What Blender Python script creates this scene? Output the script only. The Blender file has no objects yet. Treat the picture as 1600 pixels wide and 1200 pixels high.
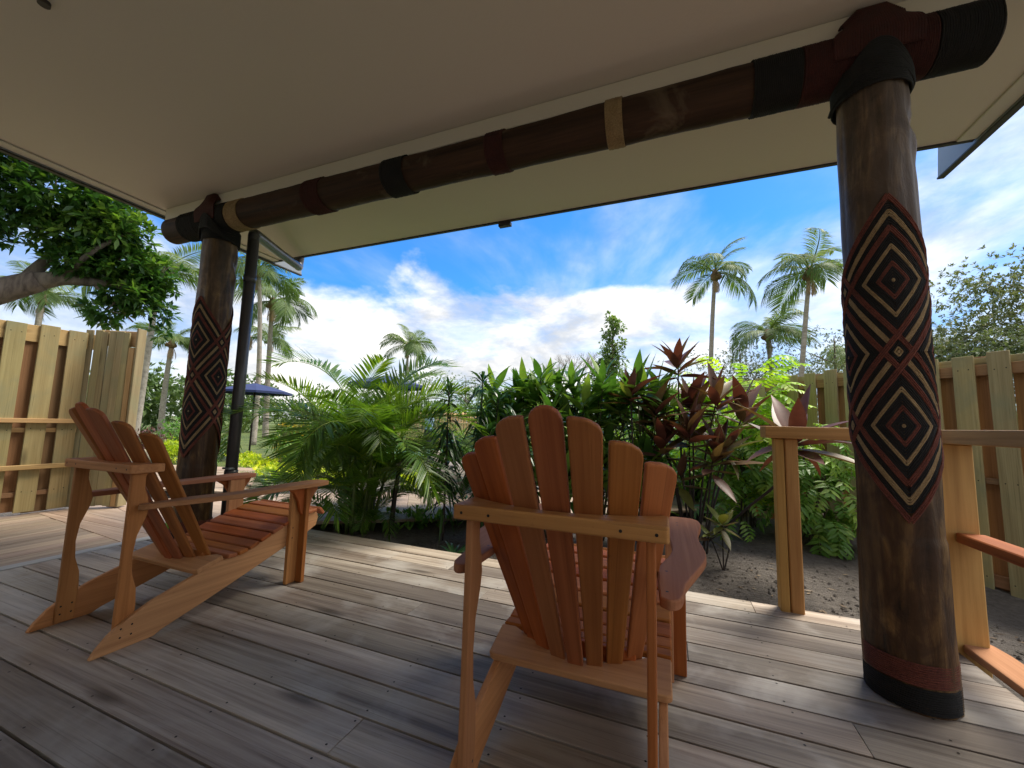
import bpy, bmesh, math, random
import numpy as np
from mathutils import Vector, Matrix, Euler
R = math.radians
random.seed(7); RNG = np.random.default_rng(11)
S = bpy.context.scene
COL = S.collection

# ------------------------------------------------------------------ camera
yaw, pitch, roll = R(-21.557), R(5.803), R(1.555)
fw = Vector((math.sin(yaw)*math.cos(pitch), math.cos(yaw)*math.cos(pitch), math.sin(pitch)))
ri = fw.cross(Vector((0, 0, 1))).normalized(); up = ri.cross(fw)
ri2 = ri*math.cos(roll) + up*math.sin(roll); up2 = -ri*math.sin(roll) + up*math.cos(roll)
cam = bpy.data.cameras.new('camera'); co = bpy.data.objects.new('camera', cam); COL.objects.link(co)
cam.sensor_width = 36; cam.lens = 620/1600*36; cam.clip_start = .05; cam.clip_end = 3000
M = Matrix((ri2, up2, -fw)).transposed().to_4x4(); M.translation = (0, 0, 1.0); co.matrix_world = M
S.camera = co
# ------------------------------------------------------------------ sun, sky, exposure
SUN_AZ, SUN_EL = 44, 60            # clockwise from +Y, elevation
sd = Vector((math.sin(R(SUN_AZ))*math.cos(R(SUN_EL)), math.cos(R(SUN_AZ))*math.cos(R(SUN_EL)), math.sin(R(SUN_EL))))
sun = bpy.data.lights.new('sun', 'SUN'); sun.energy = .84; sun.angle = R(24); sun.color = (1, .93, .81)
so = bpy.data.objects.new('sun', sun); COL.objects.link(so); so.rotation_euler = sd.to_track_quat('Z', 'Y').to_euler()
S.view_settings.view_transform = 'Standard'; S.view_settings.look = 'None'
S.view_settings.gamma = 1; S.view_settings.use_curve_mapping = False
S.view_settings.exposure = 2.9
W = bpy.data.worlds.new('World'); S.world = W; W.use_nodes = True
nt = W.node_tree; N = nt.nodes; L = nt.links
for n in list(N): N.remove(n)
def wn(t, **k):
    n = N.new(t)
    for a, b in k.items(): setattr(n, a, b)
    return n
def wmath(op, a, b=None, c=None, clamp=False):
    n = N.new('ShaderNodeMath'); n.operation = op; n.use_clamp = clamp
    for i, v in enumerate((a, b, c)):
        if v is None: continue
        if isinstance(v, (int, float)): n.inputs[i].default_value = v
        else: L.new(v, n.inputs[i])
    return n.outputs[0]
out = wn('ShaderNodeOutputWorld'); bg = wn('ShaderNodeBackground'); L.new(bg.outputs[0], out.inputs[0])
sky = wn('ShaderNodeTexSky', sky_type='NISHITA', sun_disc=False, sun_elevation=R(SUN_EL), sun_rotation=R(SUN_AZ), altitude=0, air_density=1.0, dust_density=.25, ozone_density=3.0)
tc = wn('ShaderNodeTexCoord'); sep = wn('ShaderNodeSeparateXYZ'); L.new(tc.outputs['Generated'], sep.inputs[0])
X, Y, Z = sep.outputs
zc = wmath('MAXIMUM', Z, 0.0)
den = wmath('ADD', zc, .16)
px_, py_ = wmath('DIVIDE', X, den), wmath('DIVIDE', Y, den)
comb = wn('ShaderNodeCombineXYZ'); L.new(px_, comb.inputs[0]); L.new(py_, comb.inputs[1])
def wnoise(vec, scale, detail, rough, dist=0, rot=0, sc=(1, 1, 1), loc=(0, 0, 0)):
    mp = wn('ShaderNodeMapping'); L.new(vec, mp.inputs[0]); mp.inputs['Rotation'].default_value = (0, 0, R(rot)); mp.inputs['Scale'].default_value = sc; mp.inputs['Location'].default_value = loc
    n = wn('ShaderNodeTexNoise'); L.new(mp.outputs[0], n.inputs[0])
    n.inputs['Scale'].default_value = scale; n.inputs['Detail'].default_value = detail; n.inputs['Roughness'].default_value = rough; n.inputs['Distortion'].default_value = dist
    return n.outputs[0]
def wstep(v, a, b):
    n = wn('ShaderNodeMapRange', interpolation_type='SMOOTHSTEP'); L.new(v, n.inputs[0])
    n.inputs[1].default_value = a; n.inputs[2].default_value = b; n.inputs[3].default_value = 0; n.inputs[4].default_value = 1
    return n.outputs[0]
# streaky high cloud over a plane, and a bank of cumulus along the horizon
n1 = wnoise(comb.outputs[0], 0.75, 8, .56, .7, rot=60, sc=(1, .42, 1), loc=(3.64, 17.87, 0))
n2 = wnoise(tc.outputs['Generated'], 2.3, 9, .55, .15, sc=(1, 1, 1.7), loc=(10.2, 19.97, 13.49))
streak = wmath('MULTIPLY', wstep(n1, .43, .74), .80)
elev = wmath('ADD', zc, wmath('MULTIPLY', wmath('SUBTRACT', n2, .5), .50))
dv = wn('ShaderNodeVectorMath', operation='DOT_PRODUCT'); L.new(tc.outputs['Generated'], dv.inputs[0]); dv.inputs[1].default_value = (-.50, .866, 0)
near = dv.outputs['Value']
elev = wmath('SUBTRACT', elev, wmath('MULTIPLY', wstep(near, .80, .97), .055))
bank = wmath('SUBTRACT', 1.0, wstep(elev, .235, .30))
bank = wmath('MULTIPLY', bank, wmath('ADD', .62, wmath('MULTIPLY', wstep(near, .70, .92), .38)))
n4 = wnoise(tc.outputs['Generated'], 4.0, 7, .6, .3, sc=(1, 1, 3.0), loc=(1.7, .3, 2.0))
bank = wmath('MULTIPLY', bank, wmath('ADD', .55, wmath('MULTIPLY', wstep(n4, .33, .58), .45)))
# the blue gap lies ahead; broken cloud added out of view whitens the fill light
n5 = wnoise(comb.outputs[0], .8, 6, .55, .3, loc=(5.0, 9.0, 0))
cover = wmath('MULTIPLY', wmath('SUBTRACT', 1.0, wstep(near, .05, .72)), wmath('ADD', .62, wmath('MULTIPLY', wstep(n5, .35, .6), .38)))
mask = wmath('MAXIMUM', wmath('MAXIMUM', streak, bank), cover)
tint = wn('ShaderNodeMix', data_type='RGBA', blend_type='MULTIPLY'); tint.inputs[0].default_value = 1
tz = wn('ShaderNodeMix', data_type='RGBA'); L.new(wstep(zc, .02, .32), tz.inputs[0]); tz.inputs['A'].default_value = (.115, .182, .267, 1); tz.inputs['B'].default_value = (.085, .24, .373, 1)
L.new(sky.outputs[0], tint.inputs['A']); L.new(tz.outputs['Result'], tint.inputs['B'])
n3 = wnoise(tc.outputs['Generated'], 5.0, 7, .6, .2, sc=(1, 1, 2.2))
cc = wn('ShaderNodeMix', data_type='RGBA'); L.new(wstep(n3, .32, .66), cc.inputs[0])
cc.inputs['A'].default_value = (1.14, 1.20, 1.29, 1); cc.inputs['B'].default_value = (2.40, 2.31, 2.17, 1)
mx = wn('ShaderNodeMix', data_type='RGBA'); L.new(mask, mx.inputs[0]); L.new(tint.outputs['Result'], mx.inputs['A']); L.new(cc.outputs['Result'], mx.inputs['B'])
L.new(mx.outputs['Result'], bg.inputs[0]); bg.inputs[1].default_value = .085

# ------------------------------------------------------------------ helpers
def tag(o, label=None, cat=None, group=None, kind=None):
    if label: o['label'] = label
    if cat: o['category'] = cat
    if group: o['group'] = group
    if kind: o['kind'] = kind
    return o
def thing(name, label, cat, loc=(0, 0, 0), rz=0, group=None, kind=None):
    o = bpy.data.objects.new(name, None); COL.objects.link(o); o.location = loc; o.rotation_euler = (0, 0, rz)
    o.empty_display_size = .1
    return tag(o, label, cat, group, kind)
def link(name, me, parent=None, mat4=None):
    o = bpy.data.objects.new(name, me); COL.objects.link(o)
    if parent: o.parent = parent
    if mat4 is not None: o.matrix_basis = mat4
    return o
def mk(name, V, F, mat, smooth=False, var=None):
    me = bpy.data.meshes.new(name); me.from_pydata([tuple(v) for v in V], [], F)
    for m in (mat if isinstance(mat, (list, tuple)) else [mat]): me.materials.append(m)
    if smooth: me.polygons.foreach_set('use_smooth', [True]*len(me.polygons))
    if var is not None:
        a = me.attributes.new('var', 'FLOAT', 'POINT'); a.data.foreach_set('value', np.asarray(var, dtype=np.float32))
    me.update(); return me
def mknp(name, V, Q, mat, var=None, smooth=True):
    """fast quad mesh from numpy"""
    me = bpy.data.meshes.new(name); n = len(Q)
    me.vertices.add(len(V)); me.vertices.foreach_set('co', np.asarray(V, dtype=np.float32).ravel())
    me.loops.add(n*4); me.loops.foreach_set('vertex_index', np.asarray(Q, dtype=np.int32).ravel())
    me.polygons.add(n); me.polygons.foreach_set('loop_start', np.arange(0, n*4, 4, dtype=np.int32))
    me.polygons.foreach_set('loop_total', np.full(n, 4, dtype=np.int32))
    if smooth: me.polygons.foreach_set('use_smooth', np.ones(n, dtype=bool))
    me.materials.append(mat)
    if var is not None:
        a = me.attributes.new('var', 'FLOAT', 'POINT'); a.data.foreach_set('value', np.asarray(var, dtype=np.float32))
    me.update(calc_edges=True); me.validate(); return me
def bm_done(bm, name, mat, smooth=None):
    bmesh.ops.recalc_face_normals(bm, faces=bm.faces)
    if smooth:
        for f in bm.faces: f.smooth = True
    me = bpy.data.meshes.new(name); bm.to_mesh(me); bm.free()
    for m in (mat if isinstance(mat, (list, tuple)) else [mat]): me.materials.append(m)
    return me
def sharp_edges(bm, ang=25):
    return [e for e in bm.edges if len(e.link_faces) == 2 and e.calc_face_angle(0) > R(ang)]
def box_bm(bm, lo, hi, bev=0):
    b2 = bmesh.new(); bmesh.ops.create_cube(b2, size=1)
    for v in b2.verts: v.co = Vector([(lo[i]+hi[i])/2 + v.co[i]*(hi[i]-lo[i]) for i in range(3)])
    if bev: bmesh.ops.bevel(b2, geom=list(b2.edges), offset=bev, segments=1, affect='EDGES', profile=.5)
    t = bpy.data.meshes.new('t'); b2.to_mesh(t); b2.free(); bm.from_mesh(t); bpy.data.meshes.remove(t)
def box(name, lo, hi, mat, bev=.003):
    bm = bmesh.new(); box_bm(bm, lo, hi, bev); return bm_done(bm, name, mat)
def prism(name, pts, t0, t1, axis, mat, bev=.004):
    """extrude a 2-D outline along an axis (axis 'x': outline in y,z ; 'z': x,y ; 'y': x,z)"""
    bm = bmesh.new()
    def P(p, t): return {'x': (t, p[0], p[1]), 'y': (p[0], t, p[1]), 'z': (p[0], p[1], t)}[axis]
    a = [bm.verts.new(P(p, t0)) for p in pts]; b = [bm.verts.new(P(p, t1)) for p in pts]
    bm.faces.new(a); bm.faces.new(b[::-1]); n = len(pts)
    for i in range(n): bm.faces.new((a[i], b[i], b[(i+1) % n], a[(i+1) % n]))
    bmesh.ops.recalc_face_normals(bm, faces=bm.faces)
    if bev:
        bmesh.ops.bevel(bm, geom=sharp_edges(bm), offset=bev, segments=2, affect='EDGES', profile=.5, clamp_overlap=True)
    return bm_done(bm, name, mat)
def spline(pts, n=8):
    """Catmull-Rom through points"""
    P = [Vector(p) for p in pts]; P = [P[0]*2-P[1]] + P + [P[-1]*2-P[-2]]; o = []
    for i in range(1, len(P)-2):
        for k in range(n):
            t = k/n; a, b, c, d = P[i-1:i+3]
            o.append(.5*((2*b)+(c-a)*t+(2*a-5*b+4*c-d)*t*t+(3*b-a-3*c+d)*t**3))
    o.append(P[-2]); return o
def tube_np(path, rad, ns=8, cap=True):
    path = [Vector(p) for p in path]; n = len(path)
    rad = [rad]*n if isinstance(rad, (int, float)) else rad
    V, F = [], []
    t0 = (path[1]-path[0]).normalized(); ref = Vector((0, 0, 1)) if abs(t0.z) < .9 else Vector((1, 0, 0))
    u = t0.cross(ref).normalized()
    for i, p in enumerate(path):
        t = (path[min(i+1, n-1)]-path[max(i-1, 0)]).normalized()
        u = (u-t*u.dot(t)).normalized(); w = t.cross(u)
        for k in range(ns):
            a = 2*math.pi*k/ns; V.append(p+(u*math.cos(a)+w*math.sin(a))*rad[i])
    for i in range(n-1):
        for k in range(ns): F.append((i*ns+k, i*ns+(k+1) % ns, (i+1)*ns+(k+1) % ns, (i+1)*ns+k))
    if cap: F.append(tuple(range(ns))[::-1]); F.append(tuple(range((n-1)*ns, n*ns)))
    return V, F
class MB:
    def __init__(s): s.V, s.F = [], []
    def add(s, V, F):
        o = len(s.V); s.V += list(V); s.F += [tuple(i+o for i in f) for f in F]
    def tube(s, path, rad, ns=8, cap=True): s.add(*tube_np(path, rad, ns, cap)); return s
    def me(s, name, mat, smooth=True): return mk(name, s.V, s.F, mat, smooth)

# ------------------------------------------------------------------ materials
def newmat(name):
    m = bpy.data.materials.new(name); m.use_nodes = True; t = m.node_tree
    return m, t, t.nodes['Principled BSDF']
def nd(t, typ, **k):
    n = t.nodes.new(typ)
    for a, b in k.items(): setattr(n, a, b)
    return n
def ramp(t, fac, stops):
    r = nd(t, 'ShaderNodeValToRGB'); t.links.new(fac, r.inputs[0]); e = r.color_ramp.elements
    while len(e) < len(stops): e.new(.5)
    for i, (p, c) in enumerate(stops): e[i].position = p; e[i].color = (*c, 1)
    return r.outputs[0]
def noise(t, vec, scale, detail=4, rough=.55, dist=0):
    n = nd(t, 'ShaderNodeTexNoise'); t.links.new(vec, n.inputs[0]); n.inputs['Scale'].default_value = scale
    n.inputs['Detail'].default_value = detail; n.inputs['Roughness'].default_value = rough; n.inputs['Distortion'].default_value = dist
    return n.outputs[0]
def mp(t, vec, sc=(1, 1, 1), rot=(0, 0, 0)):
    n = nd(t, 'ShaderNodeMapping'); t.links.new(vec, n.inputs[0]); n.inputs['Scale'].default_value = sc; n.inputs['Rotation'].default_value = rot; return n.outputs[0]
def mix(t, fac, a, b, bt='MIX'):
    n = nd(t, 'ShaderNodeMix', data_type='RGBA', blend_type=bt)
    for s, v in ((n.inputs[0], fac), (n.inputs['A'], a), (n.inputs['B'], b)):
        if isinstance(v, (int, float)): s.default_value = v
        elif isinstance(v, tuple): s.default_value = (*v, 1)
        else: t.links.new(v, s)
    return n.outputs['Result']
def math_(t, op, a, b=0.0, clamp=False):
    n = nd(t, 'ShaderNodeMath', operation=op, use_clamp=clamp)
    for i, v in enumerate((a, b)):
        if isinstance(v, (int, float)): n.inputs[i].default_value = v
        else: t.links.new(v, n.inputs[i])
    return n.outputs[0]
def bump(t, h, strength, dist, p):
    b = nd(t, 'ShaderNodeBump'); b.inputs['Strength'].default_value = strength; b.inputs['Distance'].default_value = dist
    t.links.new(h, b.inputs['Height']); t.links.new(b.outputs[0], p.inputs['Normal'])
def objvec(t):
    """object coordinates shifted per object so that copies do not repeat"""
    c = nd(t, 'ShaderNodeTexCoord'); i = nd(t, 'ShaderNodeObjectInfo')
    s = math_(t, 'MULTIPLY', i.outputs['Random'], 37.0)
    a = nd(t, 'ShaderNodeVectorMath', operation='ADD'); t.links.new(c.outputs['Object'], a.inputs[0]); t.links.new(s, a.inputs[1])
    return a.outputs[0], i.outputs['Random']
def wood(name, dark, light, axis, rough=.55, vary=.35, grain=1.0, stain=None, bstr=.25, knots=False, fine=55, spec=.3, hue=.02, crack=0, contrast=.16):
    m, t, p = newmat(name); v, rnd = objvec(t)
    al = {'x': (.9, fine, fine), 'y': (fine, .9, fine), 'z': (fine, fine, .9)}[axis]
    bl = {'x': (.35, 9, 9), 'y': (9, .35, 9), 'z': (9, 9, .35)}[axis]
    g1 = noise(t, mp(t, v, al), 1.6*grain, 6, .65, .4); g2 = noise(t, mp(t, v, bl), 1.0*grain, 5, .6, 1.2)
    f = math_(t, 'ADD', math_(t, 'MULTIPLY', g1, .42), math_(t, 'MULTIPLY', g2, .58))
    c = ramp(t, f, [(.5-contrast, dark), (.5+contrast, light)])
    b = math_(t, 'ADD', 1-vary/2, math_(t, 'MULTIPLY', rnd, vary))
    hs = nd(t, 'ShaderNodeHueSaturation'); t.links.new(c, hs.inputs['Color']); t.links.new(b, hs.inputs['Value'])
    h = math_(t, 'ADD', .5-hue/2, math_(t, 'MULTIPLY', math_(t, 'FRACT', math_(t, 'MULTIPLY', rnd, 7.13)), hue))
    t.links.new(math_(t, 'ADD', 1-hue*3, math_(t, 'MULTIPLY', math_(t, 'FRACT', math_(t, 'MULTIPLY', rnd, 13.7)), hue*6)), hs.inputs['Saturation']); t.links.new(h, hs.inputs['Hue'])
    c = hs.outputs[0]
    if stain:
        st = noise(t, v, stain[1], 5, .6, .5); c = mix(t, ramp(t, st, [(stain[2], (0, 0, 0)), (stain[3], (1, 1, 1))]), c, stain[0])
    if crack:
        cl_n = {'x': (1.1, 75, 75), 'y': (75, 1.1, 75), 'z': (75, 75, 1.1)}[axis]
        ck = noise(t, mp(t, v, cl_n), 1.5, 3, .5, .9); sp_ = noise(t, v, 38, 3, .6)
        k1 = ramp(t, ck, [(.60, (0, 0, 0)), (.68, (1, 1, 1))]); k2 = ramp(t, sp_, [(.68, (0, 0, 0)), (.76, (1, 1, 1))])
        c = mix(t, math_(t, 'MULTIPLY', k1, crack), c, tuple(x*.35 for x in dark)); c = mix(t, math_(t, 'MULTIPLY', k2, crack*.8), c, tuple(x*.4 for x in dark))
    if knots:
        vo = nd(t, 'ShaderNodeTexVoronoi'); kv = {'x': (1.2, 5, 5), 'y': (5, 1.2, 5), 'z': (5, 5, 1.2)}[axis]
        t.links.new(mp(t, v, kv), vo.inputs['Vector']); vo.inputs['Scale'].default_value = 1.0
        c = mix(t, ramp(t, vo.outputs['Distance'], [(.05, (.75, .75, .75)), (.16, (0, 0, 0))]), c, tuple(x*.4 for x in dark))
    t.links.new(c, p.inputs['Base Color'])
    rr = math_(t, 'ADD', rough-.12, math_(t, 'MULTIPLY', g2, .24)); t.links.new(rr, p.inputs['Roughness']); p.inputs['Specular IOR Level'].default_value = spec
    bump(t, g1, bstr, .004, p); return m
def plain(name, c, rough=.6, metal=0, bs=0, bscale=40, vary=.0):
    m, t, p = newmat(name); p.inputs['Base Color'].default_value = (*c, 1); p.inputs['Roughness'].default_value = rough; p.inputs['Metallic'].default_value = metal
    v, rnd = objvec(t)
    if vary:
        n = noise(t, v, 3.0, 5, .6); t.links.new(ramp(t, n, [(.3, tuple(x*(1-vary) for x in c)), (.7, tuple(min(1, x*(1+vary)) for x in c))]), p.inputs['Base Color'])
    if bs: bump(t, noise(t, v, bscale, 4), bs, .003, p)
    return m
def foliage(name, dark, mid, light, rough=.42, trans=.32, obj=False, tcol=None, rib=False):
    m, t, p = newmat(name)
    if obj:
        i = nd(t, 'ShaderNodeObjectInfo'); fac = i.outputs['Random']
    else:
        a = nd(t, 'ShaderNodeAttribute', attribute_name='var'); fac = a.outputs['Fac']
    c = ramp(t, fac, [(0, dark), (.5, mid), (1, light)])
    tcn = nd(t, 'ShaderNodeTexCoord')
    mott = noise(t, tcn.outputs['Object'], 14, 4, .6)
    c = mix(t, .55, c, ramp(t, mott, [(.3, (.45, .45, .45)), (.7, (1.0, 1.0, 1.0))]), 'MULTIPLY')
    hs = nd(t, 'ShaderNodeHueSaturation'); hs.inputs['Value'].default_value = 1.9; t.links.new(c, hs.inputs['Color']); c = hs.outputs[0]
    t.links.new(c, p.inputs['Base Color']); p.inputs['Roughness'].default_value = rough; p.inputs['Specular IOR Level'].default_value = .45
    tr = nd(t, 'ShaderNodeBsdfTranslucent')
    t.links.new(mix(t, 1.0, c, tcol or (1.5, 1.6, .7), 'MULTIPLY'), tr.inputs[0])
    ms = nd(t, 'ShaderNodeMixShader'); ms.inputs[0].default_value = trans
    o = t.nodes['Material Output']; t.links.new(p.outputs[0], ms.inputs[1]); t.links.new(tr.outputs[0], ms.inputs[2]); t.links.new(ms.outputs[0], o.inputs[0])
    if rib: bump(t, mott, .15, .01, p)
    return m
def rope(name, c, c2):
    m, t, p = newmat(name); v, rnd = objvec(t); p.inputs['Roughness'].default_value = .9
    n = noise(t, v, 160, 3, .7); n2 = noise(t, v, 18, 4, .6)
    f = math_(t, 'ADD', math_(t, 'MULTIPLY', n, .6), math_(t, 'MULTIPLY', n2, .4))
    t.links.new(ramp(t, f, [(.35, c2), (.65, c)]), p.inputs['Base Color']); bump(t, n, .7, .004, p); return m
MT = {}
MT['deck'] = wood('weathered_deck_wood', (.150, .112, .084), (.45, .385, .315), 'x', rough=.55, vary=.85, spec=.4, hue=.018, stain=((.49, .46, .42), 1.6, .5, .75), knots=True, bstr=.5, fine=34, crack=.32, contrast=.15)
MT['path'] = wood('pale_boardwalk_wood', (.24, .165, .115), (.46, .36, .27), 'x', rough=.6, vary=.45, bstr=.3, crack=.4)
MT['edge'] = wood('silvered_edge_board', (.30, .29, .27), (.50, .48, .45), 'y', rough=.6, vary=.2)
for a in 'xyz':
    MT['slat'+a] = wood('oiled_red_wood_'+a, (.25, .070, .017), (.48, .165, .046), a, rough=.6, vary=.26, fine=40, crack=.25)
    MT['rail'+a] = wood('oiled_orange_wood_'+a, (.38, .155, .058), (.60, .285, .115), a, rough=.62, vary=.22, fine=40, crack=.25)
    MT['arm'+a] = wood('sun_bleached_arm_wood_'+a, (.30, .12, .055), (.50, .235, .12), a, rough=.7, vary=.15, fine=40, spec=.12)
    MT['mid'+a] = wood('oiled_mid_wood_'+a, (.28, .10, .032), (.52, .215, .078), a, rough=.6, vary=.25, fine=40)
    MT['post'+a] = wood('stained_pine_'+a, (.34, .16, .045), (.60, .34, .115), a, rough=.55, vary=.15, fine=26)
    MT['pine'+a] = wood('treated_pine_'+a, (.27, .205, .095), (.46, .375, .19), a, rough=.8, vary=.4, knots=True, stain=((.27, .255, .14), 2.5, .46, .72), crack=.35)
    MT['brown'+a] = wood('brown_board_'+a, (.16, .085, .04), (.32, .185, .09), a, rough=.75, vary=.35)
    MT['orange'+a] = wood('fresh_pine_'+a, (.42, .25, .11), (.60, .40, .20), a, rough=.7, vary=.25, knots=True)
MT['log'] = wood('dark_bark_log', (.018, .009, .005), (.085, .045, .022), 'z', rough=.6, vary=.1, stain=((.13, .085, .045), 2.2, .58, .75), bstr=.7, fine=22)
MT['beamlog'] = wood('dark_beam_log', (.010, .005, .003), (.075, .040, .020), 'x', rough=.75, vary=.1, stain=((.16, .12, .08), 3.5, .6, .8), bstr=.9, fine=16)
def post_mat():
    m, t, p = newmat('carved_post_wood'); v, rnd = objvec(t)
    g = math_(t, 'ADD', math_(t, 'MULTIPLY', noise(t, mp(t, v, (12, 12, 1.6)), 1.4, 6, .62, .6), .6), math_(t, 'MULTIPLY', noise(t, mp(t, v, (7, 7, 4)), 1.3, 6, .65, .8), .4)); g2 = noise(t, mp(t, v, (5, 5, 1.6)), 1.0, 4, .6, .8)
    base = ramp(t, g, [(.37, (.012, .006, .003)), (.50, (.07, .034, .013)), (.66, (.25, .15, .055))])
    c = mix(t, ramp(t, g2, [(.48, (0, 0, 0)), (.68, (1, 1, 1))]), base, (.045, .02, .008))
    cz = nd(t, 'ShaderNodeTexCoord'); sp = nd(t, 'ShaderNodeSeparateXYZ'); t.links.new(cz.outputs['Object'], sp.inputs[0])
    grey = ramp(t, g, [(.3, (.10, .085, .07)), (.7, (.36, .33, .29))])     # grey mixed in towards the top
    mz = nd(t, 'ShaderNodeMapRange', interpolation_type='SMOOTHSTEP'); t.links.new(math_(t, 'ADD', sp.outputs[2], math_(t, 'MULTIPLY', g2, .5)), mz.inputs[0]); mz.inputs[1].default_value = 1.95; mz.inputs[2].default_value = 2.45
    c = mix(t, math_(t, 'MULTIPLY', mz.outputs[0], .2), c, grey)
    g3 = noise(t, mp(t, v, (3.2, 3.2, .7)), 1.0, 4, .6, .5)
    c = mix(t, math_(t, 'MULTIPLY', ramp(t, g3, [(.58, (0, 0, 0)), (.68, (1, 1, 1))]), .45), c, ramp(t, g, [(.3, (.16, .085, .022)), (.7, (.44, .29, .10))]))
    p.inputs['Specular IOR Level'].default_value = .3
    t.links.new(c, p.inputs['Base Color']); p.inputs['Roughness'].default_value = .5; bump(t, g, .8, .012, p); return m
MT['carved'] = post_mat()
MT['rblack'] = rope('black_coir_rope', (.013, .012, .012), (.004, .004, .004))
MT['rred'] = rope('dark_red_coir_rope', (.20, .055, .035), (.07, .018, .012))
MT['rdred'] = rope('deep_red_coir_rope', (.065, .012, .009), (.025, .005, .004))
MT['rtan'] = rope('tan_coir_rope', (.40, .285, .15), (.20, .13, .06))
MT['ceil'] = plain('textured_ceiling_paint', (.66, .60, .535), .8, bs=.25, bscale=55)
MT['trim'] = plain('painted_trim', (.62, .59, .54), .6)
MT['fascia'] = plain('dark_grey_fascia', (.035, .032, .034), .5)
MT['steel'] = plain('grey_steel_sheet', (.30, .33, .37), .4)
MT['pipe'] = plain('charcoal_pipe', (.065, .062, .066), .32)
MT['wall'] = plain('house_wall_boards', (.78, .73, .65), .7, vary=.05)
MT['nail'] = plain('nail_heads', (.03, .025, .022), .5, metal=.6)
MT['trunk'] = wood('palm_trunk_bark', (.20, .17, .14), (.42, .37, .31), 'x', rough=.85, vary=.25, bstr=.8, fine=3)
MT['bark'] = wood('grey_brown_bark', (.07, .055, .045), (.24, .20, .16), 'z', rough=.9, vary=.2, bstr=.9, fine=10)
MT['stem'] = plain('green_brown_stem', (.06, .05, .028), .7, vary=.5)
MT['darkstem'] = plain('dark_plant_stem', (.035, .024, .02), .7, vary=.4)
MT['twig'] = plain('pale_bare_twigs', (.33, .29, .27), .8)
MT['canvas'] = plain('navy_umbrella_cloth', (.022, .036, .12), .8)
MT['stone'] = plain('rough_boulder', (.22, .19, .165), .9, bs=.8, bscale=9, vary=.45)
MT['pale_stone'] = plain('pale_edging', (.45, .43, .40), .85, bs=.5, bscale=20, vary=.2)
MT['pot'] = plain('dark_planter', (.03, .035, .037), .5)
MT['roofgrey'] = plain('grey_house_roof', (.20, .19, .20), .6)
MT['cream'] = plain('cream_house_wall', (.55, .5, .42), .8)
MT['copra'] = plain('dry_palm_fibre', (.17, .10, .055), .9, vary=.5)
MT['water'] = plain('pool_water', (.22, .50, .43), .08)
# leaves
MT['coco'] = foliage('coconut_frond_green', (.035, .07, .016), (.07, .115, .028), (.14, .17, .05), .6, .28)
MT['dryfrond'] = foliage('dry_frond', (.20, .13, .08), (.27, .18, .12), (.33, .24, .16), .8, .2)
MT['areca'] = foliage('areca_frond_green', (.03, .072, .010), (.07, .125, .014), (.17, .21, .025), .34, .42)
MT['cane'] = plain('areca_cane', (.10, .14, .035), .45, vary=.4)
MT['almond'] = foliage('broad_tree_leaf', (.012, .038, .009), (.03, .078, .015), (.13, .20, .03), .35, .36)
MT['drac'] = foliage('dark_dracaena_leaf', (.010, .032, .012), (.02, .055, .016), (.045, .09, .025), .32, .18)
MT['green'] = foliage('glossy_green_leaf', (.026, .070, .013), (.058, .12, .020), (.14, .205, .038), .36, .34, obj=True)
MT['ti'] = foliage('purple_ti_leaf', (.055, .022, .02), (.092, .038, .027), (.105, .085, .03), .45, .16, obj=True, tcol=(1.3, .85, .5))
MT['ti2'] = foliage('bronze_green_ti_leaf', (.07, .028, .022), (.075, .07, .018), (.12, .15, .03), .5, .3, obj=True)
MT['lime'] = foliage('lime_pinnate_leaf', (.06, .14, .015), (.13, .24, .02), (.30, .38, .035), .45, .42)
MT['midleaf'] = foliage('fresh_green_pinnate_leaf', (.03, .085, .015), (.07, .15, .025), (.16, .24, .045), .4, .38)
MT['yellow'] = foliage('yellow_green_cover', (.12, .19, .015), (.27, .33, .02), (.48, .46, .03), .5, .4)
MT['shrub'] = foliage('garden_shrub_leaf', (.03, .075, .014), (.07, .14, .022), (.20, .25, .03), .45, .35)
MT['wood'] = foliage('distant_woodland', (.04, .075, .03), (.075, .12, .045), (.13, .17, .07), .6, .25)
MT['feather'] = foliage('feathery_tree_leaf', (.05, .07, .035), (.09, .11, .055), (.19, .18, .11), .6, .25)
MT['airy'] = foliage('airy_tree_leaf', (.05, .09, .03), (.10, .15, .05), (.19, .24, .09), .5, .35)
MT['purple'] = foliage('dark_purple_shrub_leaf', (.04, .02, .025), (.08, .03, .03), (.13, .07, .05), .4, .2)
MT['croton'] = foliage('croton_leaf', (.10, .15, .02), (.35, .28, .03), (.5, .16, .05), .45, .35)
MT['fan'] = foliage('fan_palm_leaf', (.05, .10, .03), (.10, .16, .05), (.17, .22, .08), .45, .3)
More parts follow.
